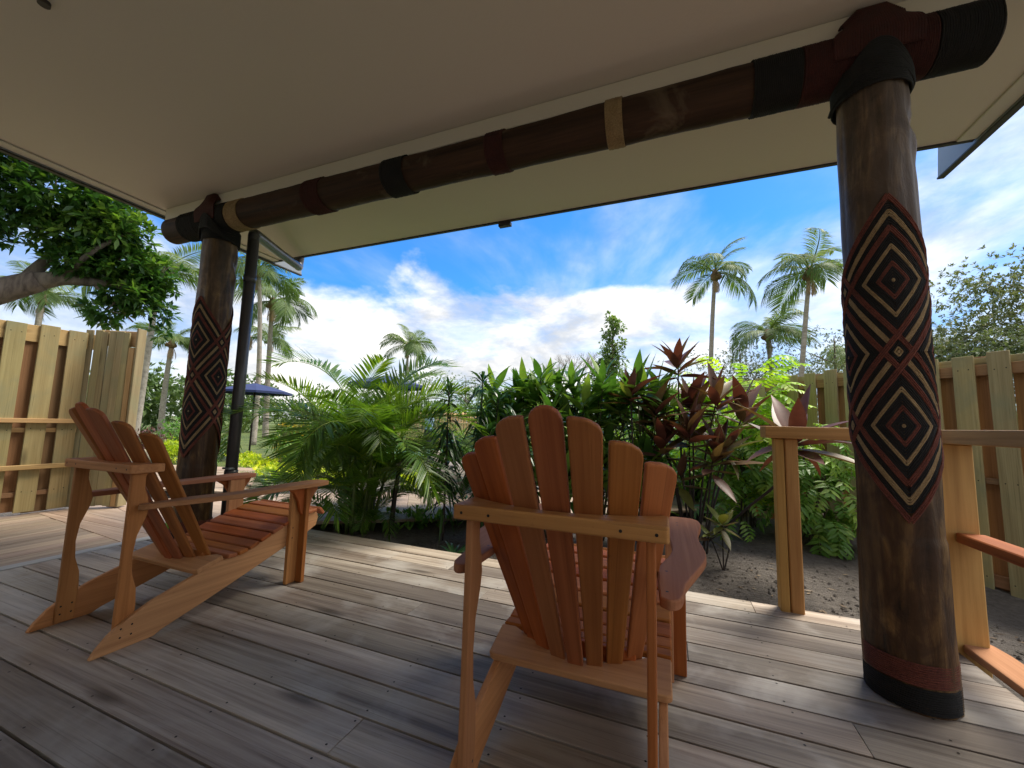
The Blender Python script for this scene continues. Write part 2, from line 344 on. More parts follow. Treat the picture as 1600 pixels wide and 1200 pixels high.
def ground_mat():
    m, t, p = newmat('soil_and_garden'); g = nd(t, 'ShaderNodeNewGeometry'); P = g.outputs['Position']
    a = noise(t, P, 26, 8, .72); b = noise(t, P, 2.2, 5, .6); f = noise(t, P, 130, 3, .7)
    s = ramp(t, math_(t, 'ADD', math_(t, 'MULTIPLY', a, .55), math_(t, 'MULTIPLY', b, .45)), [(.32, (.062, .052, .044)), (.68, (.25, .215, .185))])
    gr = ramp(t, noise(t, P, 1.3, 6, .7), [(.35, (.05, .09, .02)), (.7, (.17, .2, .05))])
    ln = nd(t, 'ShaderNodeVectorMath', operation='LENGTH'); t.links.new(P, ln.inputs[0])
    mr = nd(t, 'ShaderNodeMapRange', interpolation_type='SMOOTHSTEP'); t.links.new(math_(t, 'ADD', ln.outputs['Value'], math_(t, 'MULTIPLY', b, 4.0)), mr.inputs[0]); mr.inputs[1].default_value = 9.5; mr.inputs[2].default_value = 12
    t.links.new(mix(t, mr.outputs[0], s, gr), p.inputs['Base Color']); p.inputs['Roughness'].default_value = .95
    rk = noise(t, mp(t, P, (3, 14, 1), (0, 0, .5)), 1.6, 5, .6, .6)
    bump(t, math_(t, 'ADD', math_(t, 'ADD', a, math_(t, 'MULTIPLY', f, .35)), math_(t, 'MULTIPLY', rk, .9)), .9, .06, p); return m
MT['ground'] = ground_mat()

# ------------------------------------------------------------------ vectorised leaves
def leaves(P, D, Up, Ln, Wd, droop=.25, nseg=3, fold=.25, shape='lance', var=None):
    """N leaves as quads. P base, D direction, Up rough normal, all (N,3)"""
    n = len(P); D = D/np.linalg.norm(D, axis=1, keepdims=True)
    Sd = np.cross(D, Up); Sd /= np.maximum(np.linalg.norm(Sd, axis=1, keepdims=True), 1e-6)
    Nn = np.cross(Sd, D); Ln = np.broadcast_to(Ln, n); Wd = np.broadcast_to(Wd, n); droop = np.broadcast_to(droop, n)
    t = np.linspace(0, 1, nseg+1)
    prof = {'lance': np.sin(np.pi*np.clip(t, .0, 1)**.75)*.93+.07*(1-t), 'strap': np.minimum(1, 6*t+.35)*np.minimum(1, (1-t)*2.6)**.8,
            'obov': np.sin(np.pi*t**1.5)**.8*.95+.05*(1-t)}[shape]
    g = np.array([0, 0, -1.0])
    c = P[:, None, :] + D[:, None, :]*(Ln[:, None]*t)[:, :, None] + g*(droop[:, None]*Ln[:, None]*t**2)[:, :, None]
    w = .5*Wd[:, None]*prof[None, :]
    mid = c - Nn[:, None, :]*(fold*w)[:, :, None]
    lf = c + Sd[:, None, :]*w[:, :, None]; rt = c - Sd[:, None, :]*w[:, :, None]
    V = np.stack([lf, mid, rt], axis=2).reshape(-1, 3); k = (nseg+1)*3
    q = []
    for i in range(nseg):
        a = i*3; q += [(a, a+1, a+4, a+3), (a+1, a+2, a+5, a+4)]
    Q = (np.arange(n)*k)[:, None, None] + np.array(q)[None]
    v = RNG.random(n) if var is None else np.broadcast_to(var, n)
    return V, Q.reshape(-1, 4), np.repeat(v, k)
def merge(parts):
    V, Q, A, o = [], [], [], 0
    for v, q, a in parts: V.append(v); Q.append(q+o); A.append(a); o += len(v)
    return np.concatenate(V), np.concatenate(Q), np.concatenate(A)
def unit(n):
    v = RNG.normal(size=(n, 3)); return v/np.linalg.norm(v, axis=1, keepdims=True)
def rosettes(C, out_dir, per, Ln, Wd, droop=.2, shape='obov', nseg=2, spread=1.0, var_c=None, upb=.35):
    """clusters of leaves around twig ends C"""
    n = len(C); Dr = unit(n*per)*spread + np.repeat(out_dir, per, axis=0)*.75; Dr[:, 2] += upb
    Pb = np.repeat(C, per, axis=0) + RNG.normal(size=(n*per, 3))*Ln*.12
    vv = np.clip(np.repeat(RNG.random(n) if var_c is None else var_c, per)*.65 + RNG.random(n*per)*.35, 0, 1)
    U = np.tile(np.array([0, 0, 1.0]), (n*per, 1)) + RNG.normal(size=(n*per, 3))*.35
    return leaves(Pb, Dr, U, Ln*(.7+.5*RNG.random(n*per)), Wd*(.8+.4*RNG.random(n*per)), droop, nseg, .22, shape, vv)
def clump_pts(clumps, n, shell=.55):
    """points spread in ellipsoid clumps (x,y,z,rx,ry,rz), denser towards their skins; returns points and outward directions"""
    w = np.array([c[3]*c[4]+c[4]*c[5]+c[3]*c[5] for c in clumps]); idx = RNG.choice(len(clumps), n, p=w/w.sum())
    cl = np.array(clumps)[idx]; u = unit(n); r = shell+(1-shell)*RNG.random(n)**.6
    r *= 1+.18*RNG.normal(size=n)
    return cl[:, :3]+u*r[:, None]*cl[:, 3:6], u, idx
def crown_mesh(name, clumps, n, per, Ln, Wd, mat, shell=.5, shape='obov', droop=.2, upb=.35, spread=1.0):
    C, u, idx = clump_pts(clumps, n, shell)
    tone = RNG.random(len(clumps))[idx]*.5+RNG.random(n)*.5
    V, Q, A = rosettes(C, u, per, Ln, Wd, droop, shape, 2, spread, tone, upb)
    return mknp(name, V, Q, mat, A)
def rachis(L_, el0, curve, n=14, tilt=0):
    """points of a frond midrib in its own xz plane, base at origin heading +x"""
    pts = [(0, 0, 0)]; ds = L_/n; el = el0
    for i in range(n):
        el -= curve/n*(.5+1.2*i/n); x, y, z = pts[-1]; pts.append((x+math.cos(el)*ds, y+tilt*ds*i/n, z+math.sin(el)*ds))
    return np.array(pts)
def frond_mesh(name, mat, L_=1.3, el=1.1, curve=1.6, nl=34, ll=.26, lw=.02, hang=.25, start=.2, vee=.35, rr=.008, sweep=.9, tone=None, tilt=0, blow=0.0):
    R_ = rachis(L_, el, curve, 14, tilt); s = np.linspace(start, .99, nl)
    i = np.minimum((s*14).astype(int), 13); f = s*14-i
    P = R_[i]*(1-f[:, None])+R_[i+1]*f[:, None]; T = R_[i+1]-R_[i]; T /= np.linalg.norm(T, axis=1, keepdims=True)
    Sd = np.cross(T, np.array([0, 0, 1.0])); Sd /= np.maximum(np.linalg.norm(Sd, axis=1, keepdims=True), 1e-3); U = np.cross(Sd, T)
    prof = ll*(.45+.75*np.sin(np.pi*np.clip((s-start)/(1-start)*.86+.1, 0, 1)))
    parts = []
    for sg in (-1, 1):
        D = Sd*sg + T*(sweep*(.45+.75*s))[:, None] + U*vee + RNG.normal(size=(nl, 3))*.07 + np.array([0, blow, 0])
        v = np.clip((.5 if tone is None else tone)+RNG.normal(size=nl)*.17, 0, 1)
        parts.append(leaves(P, D, U, prof*(.9+.2*RNG.random(nl)), lw*(.8+.4*RNG.random(nl)), hang*(.7+.6*RNG.random(nl)), 3, .3, 'lance', v))
    TV, TF = tube_np(R_, [rr*(1-.85*k/14) for k in range(15)], 4, False)
    parts.append((np.array([tuple(v) for v in TV]), np.array(TF), np.full(len(TV), .85)))
    V, Q, A = merge(parts); return mknp(name, V, Q, mat, A)
def put(az, pitch_=0, roll_=0, scale=1, loc=(0, 0, 0)):
    return Matrix.Translation(loc) @ Matrix.Rotation(az, 4, 'Z') @ Matrix.Rotation(-pitch_, 4, 'Y') @ Matrix.Rotation(roll_, 4, 'X') @ Matrix.Scale(scale, 4)

# ================================================================== SETTING
def gz(x, y):
    """soil height"""
    d = math.hypot(x, y)
    z = -.14
    z += .14*math.exp(-(((x-1.5)/.8)**2+((y-5.2)/.9)**2))           # mound at the side fence
    z -= .09*math.exp(-(((x-2.3)/.6)**2+((y-3.9)/.7)**2))
    z += .03*math.sin(x*2.3+.5)*math.sin(y*1.9)*(1 if 2.9 < y < 9 else 0)
    if d > 10: z -= .12*min(1, (d-10)/8)
    return z
xs = np.concatenate([[-900, -400, -200, -120, -80, -50, -35, -25, -18, -14, -11], np.arange(-9, 6.01, .25), [7, 9, 12, 16, 22, 30, 45, 80, 150, 400, 900]])
ys = np.concatenate([[-300, -100, -40, -15, -6, -2], np.arange(0, 9.01, .25), [10, 12, 14, 17, 20, 25, 32, 45, 70, 120, 250, 600, 1200]])
GV = [(x, y, gz(x, y)) for y in ys for x in xs]; nx = len(xs)
GF = [(j*nx+i, j*nx+i+1, (j+1)*nx+i+1, (j+1)*nx+i) for j in range(len(ys)-1) for i in range(nx-1)]
tag(link('ground', mk('ground', GV, GF, MT['ground'], True)), kind='structure', label='grey brown garden soil around the deck')

# deck of long boards
deck = thing('deck', 'weathered hardwood deck of long grey brown boards', None, kind='structure')
PITCH, BX0, BX1 = .1640, -3.90, 1.25
nail = MB(); seams = {}
def joist(x0, x1, y, w):
    for jx in np.arange(-3.75, 1.3, .46):
        if x0 < jx < x1:
            for dy in (.022, w-.022):
                a = jx+random.uniform(-.012, .012); b = y+dy+random.uniform(-.004, .004)
                nail.add([(a+.0042*math.cos(k*math.pi/3), b+.0042*math.sin(k*math.pi/3), .0012) for k in range(6)], [tuple(range(6))])
row = 0; y = 2.822-PITCH
fixed = {0: [-.95, .44], 1: [-1.42], 2: [-.62], 3: [-1.02], 4: [.07], 5: [-1.28], 7: [-3.2], 9: [.55]}
while y > -1.42:
    w = PITCH-.0095
    cuts = [BX0]+sorted(fixed.get(row, [random.uniform(-3, .8)] if random.random() < .6 else []))+[BX1]
    for a, b in zip(cuts[:-1], cuts[1:]):
        L_ = b-a-.003
        me = box('deck_plank', (0, 0, -.028), (L_, w, 0), MT['deck'], .0007)
        link('plank', me, deck, Matrix.Translation((a, y, random.uniform(-.0012, .0012))))
        joist(a, b, y, w)
    y -= PITCH; row += 1
tag(link('nail_heads', nail.me('nail_heads', MT['nail'], False), deck), kind='stuff')
bm = bmesh.new()
for jx in np.arange(-3.75, 1.3, .46): box_bm(bm, (jx-.025, -1.42, -.20), (jx+.025, 2.80, -.0305))
box_bm(bm, (BX0, 2.80, -.20), (BX1, 2.815, -.031)); box_bm(bm, (BX1-.02, -1.42, -.20), (BX1-.002, 2.79, -.031))
link('joists', bm_done(bm, 'joists', MT['browny']), deck)
link('gap_shade_sheet', box('gap_shade_sheet', (BX0+.01, -1.41, -.215), (BX1-.03, 2.79, -.205), MT['fascia'], 0), deck)  # dark sheet added below the boards so the gaps look shaded
link('kerb_board', prism('kerb_board', [(1.262, -1.4), (1.262, 2.58)]+[(1.262+.075*(1-math.cos(a)), 2.58+.1*math.sin(a)) for a in np.linspace(.4, 2.4, 7)]+[(1.405, 2.56), (1.405, -1.4)], .002, .04, 'z', MT['army'], .008), deck)

# curved boardwalk
walk = thing('boardwalk', 'pale timber boardwalk curving round the garden bed', None, kind='structure')
link('edge_board', box('edge_board', (-3.995, -1.4, -.05), (-3.905, 2.12, .004), MT['edge'], .004), walk)
def plank_mesh(n=[0]): return None
pm = {}
def wplank(c, ang, L_, w=.138, z=-.012):
    key = (round(L_, 1), w)
    if key not in pm: pm[key] = box('walk_plank', (-key[0]/2, -w/2, -.03), (key[0]/2, w/2, 0), MT['path'], .003)
    link('plank', pm[key], walk, Matrix.Translation((c[0], c[1], z+random.uniform(-.002, .002))) @ Matrix.Rotation(ang, 4, 'Z'))
for k in range(14): wplank((-4.072-k*.142, .45), math.pi/2+.0, 3.7, z=-.019)           # strip by the fence, boards along it
cl = spline([(-4.95, 1.98, 0), (-4.9, 2.5, 0), (-4.55, 3.12, 0), (-3.95, 3.62, 0), (-3.05, 4.22, 0), (-1.9, 5.05, 0), (-.6, 6.0, 0), (1.0, 7.2, 0)], 40)
acc = 0; cross = []; nx_ = 0
for a, b in zip(cl[:-1], cl[1:]):
    acc += (b-a).length
    if acc >= nx_:
        T = (b-a).normalized(); n_ = Vector((-T.y, T.x, 0)); hw_ = .95 if nx_ < .9 else .82; cross.append((b+n_*hw_, b-n_*hw_)); nx_ += .142
for (a, b), (c, d) in zip(cross[:-1], cross[1:]):
    o = a.lerp(b, .5); g1, g2 = (c-a).normalized()*.004, (d-b).normalized()*.004
    link('plank', prism('walk_plank', [((q-o).x, (q-o).y) for q in (a+g1, b+g2, d, c)], -.03, 0, 'z', MT['path'], .003), walk, Matrix.Translation((o.x, o.y, -.012+random.uniform(-.002, .002))))
for k in range(16):
    c = Vector((-6.2, 3.42, 0))+Vector((-.34, .94, 0))*k*.143; wplank((c.x-.9-.1*k, c.y-.05*k*.3), math.atan2(.28, .96), 3.4, z=-.026)

# distant ground features
me = mk('pool_water', [(-13, 11.6, -.10), (-6.9, 11.2, -.10), (-4.5, 15, -.10), (-10.5, 17, -.10)], [(0, 1, 2, 3)], MT['water'])
tag(link('pool_water', me), kind='structure', label='pale green pool water beyond the boardwalk')

# ================================================================== PORCH ROOF AND HOUSE
ZC = 2.90
house = thing('porch_house', 'porch roof with flat off white ceiling and dark fascia', 'house', (0, 0, 0))
XL, XR, YF, YB = -4.45, 1.85, 3.255, -1.45
link('ceiling', box('ceiling', (XL, YB, ZC), (XR, YF, ZC+.03), MT['ceil'], 0), house)
link('roof_deck', box('roof_deck', (XL-.05, YB-.4, ZC+.034), (XR+.05, YF+.03, ZC+.16), MT['steel'], 0), house)
link('fascia', box('fascia', (XL+.004, YF+.002, ZC-.012), (XR-.004, YF+.03, ZC+.2), MT['fascia'], .002), house)
for x0, x1, n in ((XL-.035, XL-.002, -1), (XR+.002, XR+.035, 1)):
    pts = [(YB, ZC-.022), (3.66, ZC-.022), (3.63, ZC+.2), (YB, ZC+.2)]
    b = link('barge_board', prism('barge_board', pts, x0, x1, 'x', MT['steel'], .003), house)
    link('barge_cap', box('barge_cap', (x0-.004, YB, ZC-.036), (x1+.004, 3.665, ZC-.0225), MT['fascia'], .002), b)
link('eave_trim', box('eave_trim', (XL+.002, YB, ZC-.014), (XL+.10, YF-.002, ZC-.0015), MT['trim'], .004), house)
link('eave_trim', box('eave_trim', (XR-.10, YB, ZC-.014), (XR-.002, YF-.002, ZC-.0015), MT['trim'], .004), house)
link('plate_board', box('plate_board', (XL+.14, 2.065, ZC-.108), (XR-.14, 2.175, ZC-.002), MT['ceil'], .004), house)
link('ceiling_light', prism('ceiling_light', [(-2.68+.022*math.cos(a), .73+.022*math.sin(a)) for a in np.linspace(0, 6.1, 12)], ZC-.02, ZC-.001, 'z', MT['fascia'], 0), house)
link('fascia_bracket', box('fascia_bracket', (-1.47, YF+.001, ZC-.05), (-1.35, YF+.05, ZC-.0125), MT['fascia'], .003), house)
wl = link('wall', box('wall', (-4.2, YB-.12, -.2), (1.6, YB, ZC-.002), MT['wall'], 0), house)
for k in range(24): link('cladding_board', box('cladding_board', (-4.2, YB+.001, -.02+k*.12), (1.6, YB+.018, .094+k*.12), MT['wall'], .003), wl)
# downpipe: drop from fascia, raking arm back under the eave, then down beside the post
pipe = thing('downpipe', 'charcoal round downpipe beside the left carved post', 'downpipe', (-3.452, 2.32, 0))
PX = -3.452
arm = spline([(-4.10+.02, 3.315, 2.93), (-4.09, 3.315, 2.84), (-4.06, 3.29, 2.792), (-3.99, 3.2, 2.768), (-3.76, 2.80, 2.72), (-3.49, 2.38, 2.66), (-3.457, 2.325, 2.635), (-3.452, 2.32, 2.58)], 6)
link('elbow_pipe', MB().tube([p-Vector((PX, 2.32, 0)) for p in arm], .046, 16).me('elbow_pipe', MT['pipe']), pipe)
link('straight_pipe', MB().tube([(0, 0, 2.58), (0, 0, 1.2), (0, 0, -.12)], .046, 16).me('straight_pipe', MT['pipe']), pipe)
for z in (2.22, .52): link('pipe_collar', MB().tube([(0, 0, z-.03), (0, 0, z+.03)], .051, 16).me('pipe_collar', MT['pipe']), pipe)
link('pipe_clip', box('pipe_clip', (-.045, -.05, .56), (.045, .0, .575), MT['steel'], .002), pipe)

# ---------------------------------------------------------------- carved posts with cord-wound diamonds
def cord_parts(r0, rot):
    """cords wound over the shaft in nested diamonds; returns three meshes by colour"""
    WH = .62; LH, SH = .222, .068; PER = 2*(LH+SH); Z0 = 1.035
    k = 1/math.sqrt(1+1/WH**2); dc = .0062; rc = .0036
    acc = {'rblack': MB(), 'rred': MB(), 'rtan': MB()}
    def P(a, b, lift=0):          # a = v/.. + u ; b = v - u  (in vertical metres)
        v = (a+b)/2; u = (a-b)/2*WH; th = rot+u/r0; rr = r0+rc*.7+lift
        return Vector((rr*math.sin(th), -rr*math.cos(th), Z0+v))
    def line(p, q, col, lift=0, n=None):
        n = n or max(2, int(math.hypot(p[0]-q[0], p[1]-q[1])/.035))
        pts = [P(p[0]+(q[0]-p[0])*i/n, p[1]+(q[1]-p[1])*i/n, lift+random.uniform(-.0012, .0012)) for i in range(n+1)]
        acc[col].tube(pts, rc*random.uniform(.94, 1.08), 5, False)
    hw = .0095/k                  # half width of a red band, in vertical metres
    def color(d, kind):
        if kind == 'big':
            f = d/LH
            return 'rtan' if f < .08 or .61 <= f < .72 else 'rred' if .27 <= f < .40 else 'rblack'
        if kind == 'small': return 'rtan' if d/SH < .28 else 'rblack'
        return 'rtan' if d/SH < .22 else 'rblack'
    step = dc/k
    cells = set(); bands = {}
    seams_ = [(0, 0), (1, 1), (1, 0), (0, 1), (1, -1), (2, 0)]
    for i, j in seams_:
        ca, cb = i*PER, j*PER
        h = LH-hw; n = int(h/step)
        for q in range(n):
            d = (q+.5)*h/n; c = color(d, 'big')
            for (s, e) in (((-d, -d), (d, -d)), ((d, -d), (d, d)), ((d, d), (-d, d)), ((-d, d), (-d, -d))): line((ca+s[0], cb+s[1]), (ca+e[0], cb+e[1]), c)
        # four neighbouring bars and corner diamonds
        for sa, sb in ((1, 0), (-1, 0), (0, 1), (0, -1)):
            key = (2*i+sa, 2*j+sb)
            if key in cells: continue
            cells.add(key); h2 = SH-hw; n2 = int(h2/step)
            for q in range(-n2, n2+1):
                d = q*h2/(n2+.5); c = color(abs(d), 'bar'); hh = LH-hw
                if sa: line((ca+sa*(LH+SH)+d, cb-hh), (ca+sa*(LH+SH)+d, cb+hh), c)
                else: line((ca-hh, cb+sb*(LH+SH)+d), (ca+hh, cb+sb*(LH+SH)+d), c)
        for sa, sb in ((1, 1), (-1, -1), (1, -1), (-1, 1)):
            key = (2*i+sa, 2*j+sb)
            if key in cells: continue
            cells.add(key); h2 = SH-hw; n2 = int(h2/step)
            if (sa == sb == -1 and i+j == 0) or (sa == sb == 1 and i+j == 2):      # end chevrons
                for q in range(-n2, n2+1):
                    d = q*h2/(n2+.5); c = color(abs(d), 'bar'); A_, B_ = ca+sa*(LH+SH+d), cb+sb*(LH+SH+d); rd = .012+.22*max(0, d)
                    line((ca+sa*(LH-hw), B_), (A_-sa*rd, B_), c); line((A_-sa*rd, B_), (A_, B_-sb*rd), c, 0, 2); line((A_, B_-sb*rd), (A_, cb+sb*(LH-hw)), c)
                continue
            for q in range(n2):
                d = (q+.5)*h2/n2; c = color(d, 'small'); xa, xb = ca+sa*(LH+SH), cb+sb*(LH+SH)
                for (s, e) in (((-d, -d), (d, -d)), ((d, -d), (d, d)), ((d, d), (-d, d)), ((-d, d), (-d, -d))): line((xa+s[0], xb+s[1]), (xa+e[0], xb+e[1]), c)
        for s in (-1, 1):
            for big in (LH, LH+2*SH):
                for q, fam in (((round(ca+s*big, 4)), 'a'), ((round(cb+s*big, 4)), 'b')):
                    ext = LH+2*SH; oc = cb if fam == 'a' else ca; edge = big > LH
                    lo_, hi_ = oc-ext, oc+ext
                    if i+j == 0 and s < 0 and not edge: lo_ = oc-LH
                    if i+j == 2 and s > 0 and not edge: hi_ = oc+LH
                    lo, hi = lo_, hi_
                    bands.setdefault((fam, q), []).append((lo, hi))
    for (fam, q), iv in bands.items():
        iv.sort(); mg = [list(iv[0])]
        for lo, hi in iv[1:]:
            if lo <= mg[-1][1]+.01: mg[-1][1] = max(mg[-1][1], hi)
            else: mg.append([lo, hi])
        for lo, hi in mg:
            for o in (-1, 0, 1):
                qq = q+o*.0062/k
                if fam == 'a': line((qq, lo), (qq, hi), 'rred', .0018)
                else: line((lo, qq), (hi, qq), 'rred', .0034)
    return acc
def coil(r, z0, z1, d, jitter=.0006):
    m = MB(); n = int((z1-z0)/d)
    pts = []
    for i in range(n*28+1):
        a = i/28*2*math.pi; rr = r(z0+(z1-z0)*i/(n*28)) if callable(r) else r
        pts.append((rr*math.cos(a), rr*math.sin(a), z0+(z1-z0)*i/(n*28)+random.uniform(-jitter, jitter)))
    return m.tube(pts, d*.55, 5)
def shaft(seed, h=2.62, r=.127):
    rnd = random.Random(seed); V, F = [], []; ns, nz = 64, 150
    ph = [rnd.uniform(0, 6.28) for _ in range(8)]
    for i in range(nz+1):
        z = h*i/nz
        for k in range(ns):
            a = 2*math.pi*k/ns
            rr = r*(1+.02*math.sin(a*2+ph[0]+z*.8)+.012*math.sin(a*3+ph[1]-z*1.7)+.012*math.sin(z*3.1+ph[2]))-.006*max(0, z-1.9)
            if z < .6: rr += .004
            kn = math.exp(-((z-2.28)/.12)**2-(((a-.35+math.pi) % (2*math.pi)-math.pi)/.5)**2); rr += .016*kn*math.sin(z*26+a*4)+.0022*math.sin(z*11+a*5+ph[3])*math.sin(z*4.3+ph[4])+.0014*math.sin(a*11+ph[5]+z*2.2)+.0012*math.sin(a*17+ph[6]-z*3)
            V.append((rr*math.cos(a), rr*math.sin(a), z))
    for i in range(nz):
        for k in range(ns): F.append((i*ns+k, i*ns+(k+1) % ns, (i+1)*ns+(k+1) % ns, (i+1)*ns+k))
    F.append(tuple(range(nz*ns, nz*ns+ns)))
    return mk('shaft', V, F, MT['carved'], True)
cords = cord_parts(.129, 0)
cme = {k: v.me('cord_winding', MT[k]) for k, v in cords.items()}
coil_b, coil_r, coil_t = coil(.1345, .004, .088, .0075).me('coil', MT['rblack']), coil(.1335, .094, .172, .0072).me('coil', MT['rred']), coil(.135, 2.475, 2.60, .008, .0015).me('coil', MT['rblack'])
def post(loc, rot, label, seed, kr):
    t = thing('carved_post', label, 'carved post', loc, 0, 'carved posts holding the beam')
    s = link('shaft', shaft(seed), t); s.rotation_euler.z = kr
    for k, nm in (('rblack', 'black_cord'), ('rred', 'red_cord'), ('rtan', 'tan_cord')):
        o = link(nm, cme[k], t); o.rotation_euler.z = rot; o['kind'] = 'stuff'
    link('black_rope_band', coil_b, t); link('red_rope_band', coil_r, t); link('top_lashing', coil_t, t)
    return t
post((.862, 2.11, 0), R(-22+14), 'right carved round post with woven tan and red diamond cords near the railing', 3, R(-38))
post((-3.59, 2.135, 0), R(14), 'left carved round post beside the charcoal downpipe', 5, R(20))

# ---------------------------------------------------------------- beam log
BY, BZ, BR = 2.12, 2.69, .113
beam = thing('beam', 'dark horizontal log beam lashed to both carved posts under the ceiling', 'beam', (0, BY, BZ))
V, F = [], []; ns = 28; xsb = list(np.linspace(-4.27, 1.29, 240))
for i, x in enumerate(xsb):
    e = min(1, (x+4.27)/.03+.72, (1.29-x)/.05+.62)
    for k in range(ns):
        a = 2*math.pi*k/ns; rr = BR*e*(1+.022*math.sin(x*2.1+1)+.02*math.sin(a*3+x*1.3)+.012*math.sin(x*9+a*2)+.010*math.sin(x*23+a*3)*math.sin(x*7.3)+random.uniform(-.006, .006))
        V.append((x, rr*math.cos(a), rr*math.sin(a)))
for i in range(len(xsb)-1):
    for k in range(ns): F.append((i*ns+k, i*ns+(k+1) % ns, (i+1)*ns+(k+1) % ns, (i+1)*ns+k))
F.append(tuple(range(ns))[::-1]); F.append(tuple(range((len(xsb)-1)*ns, len(xsb)*ns)))
link('log', mk('log', V, F, MT['beamlog'], True), beam)
def band(x0, x1, key, lift=.005, d=.0075):
    m = MB(); n = max(2, int((x1-x0)/d)); pts = []
    for i in range(n*24+1):
        a = i/24*2*math.pi; x = x0+(x1-x0)*i/(n*24); rr = (BR*(1+.022*math.sin(x*2.1+1)+.02*math.sin(a*3+x*1.3))+lift+random.uniform(-.001, .001))
        pts.append((x, rr*math.cos(a), rr*math.sin(a)))
    return link({'rblack': 'black_lashing', 'rred': 'red_lashing', 'rdred': 'red_lashing', 'rtan': 'tan_lashing'}[key], m.tube(pts, d*.58, 5).me('lashing', MT[key]), beam)
band(1.07, 1.262, 'rblack'); band(.60, 1.065, 'rdred', .0055); band(.40, .595, 'rblack'); band(-.30, -.21, 'rtan', .005)
band(-1.02, -.90, 'rdred'); band(-1.80, -1.62, 'rblack', .007); band(-2.53, -2.36, 'rdred'); band(-3.39, -3.24, 'rtan', .005)
band(-3.80, -3.40, 'rblack', .007); band(-4.02, -3.805, 'rblack', .006)
def saddle(xc, wd, key):
    """lashing where the cords climb over the plate board above the post"""
    m = MB(); n = 34
    for i in range(n):
        x = xc-wd/2+wd*i/(n-1); f = abs(i-(n-1)/2)/((n-1)/2); h = ZC-BZ-.004-max(0, f-.45)*.10; q = x*.72+xc*.28
        m.tube(spline([(x, -.118, -.05), (x, -.126, .05), (q, -.100, h-.05), (q, -.078, h-.008), (q, .0, h), (q, .08, h)], 5), .0062, 5)
    return link('saddle_lashing', m.me('saddle_lashing', MT[key]), beam)
saddle(.86, .30, 'rdred'); saddle(-3.62, .24, 'rdred')
for xc in (.862, -3.59):      # black cords binding beam to post
    m = MB()
    for q in range(20):
        h = q*.0068; pts = [(xc-.137, .03, -.21), (xc-.133, -.05, -.195+h*.2), (xc-.105, -.100, -.175+h*.5), (xc-.05, -.132, -.135+h*.8), (xc, -.137, -.125+h*.92), (xc+.05, -.132, -.135+h*.8), (xc+.105, -.100, -.175+h*.5), (xc+.133, -.05, -.195+h*.2), (xc+.137, .03, -.21)]
        m.tube(spline([(a+random.uniform(-.002, .002), b, c+random.uniform(-.002, .002)) for a, b, c in pts], 4), .0058, 5)
    link('post_lashing', m.me('post_lashing', MT['rblack']), beam)

# ---------------------------------------------------------------- railing
rl = thing('railing', 'stained pine deck railing with flat cap at the deck corner', 'railing', (0, 0, 0))
link('cap_rail', prism('cap_rail', [(.525, 2.70), (.525, 2.85), (1.405, 2.85), (1.405, 2.70)], .962, 1.030, 'z', MT['postx'], .004), rl)
link('cap_rail', prism('cap_rail', [(1.262, -1.35), (1.262, 2.697), (1.405, 2.697), (1.405, -1.35)], .962, 1.030, 'z', MT['posty'], .004), rl)
for x0, x1 in ((.577, .622), (.626, .690)): link('post', box('post', (x0, 2.74, -.2), (x1, 2.818, .961), MT['postz'], .006), rl)
link('post', box('post', (1.205, 2.60, -.3), (1.36, 2.70, .961), MT['postz'], .006), rl)
link('mid_rail', box('mid_rail', (1.268, -1.3, .50), (1.375, 2.598, .545), MT['slaty'], .005), rl)
for yy in (.9, -.9): link('post', box('post', (1.27, yy, -.1), (1.36, yy+.1, .961), MT['postz'], .006), rl)

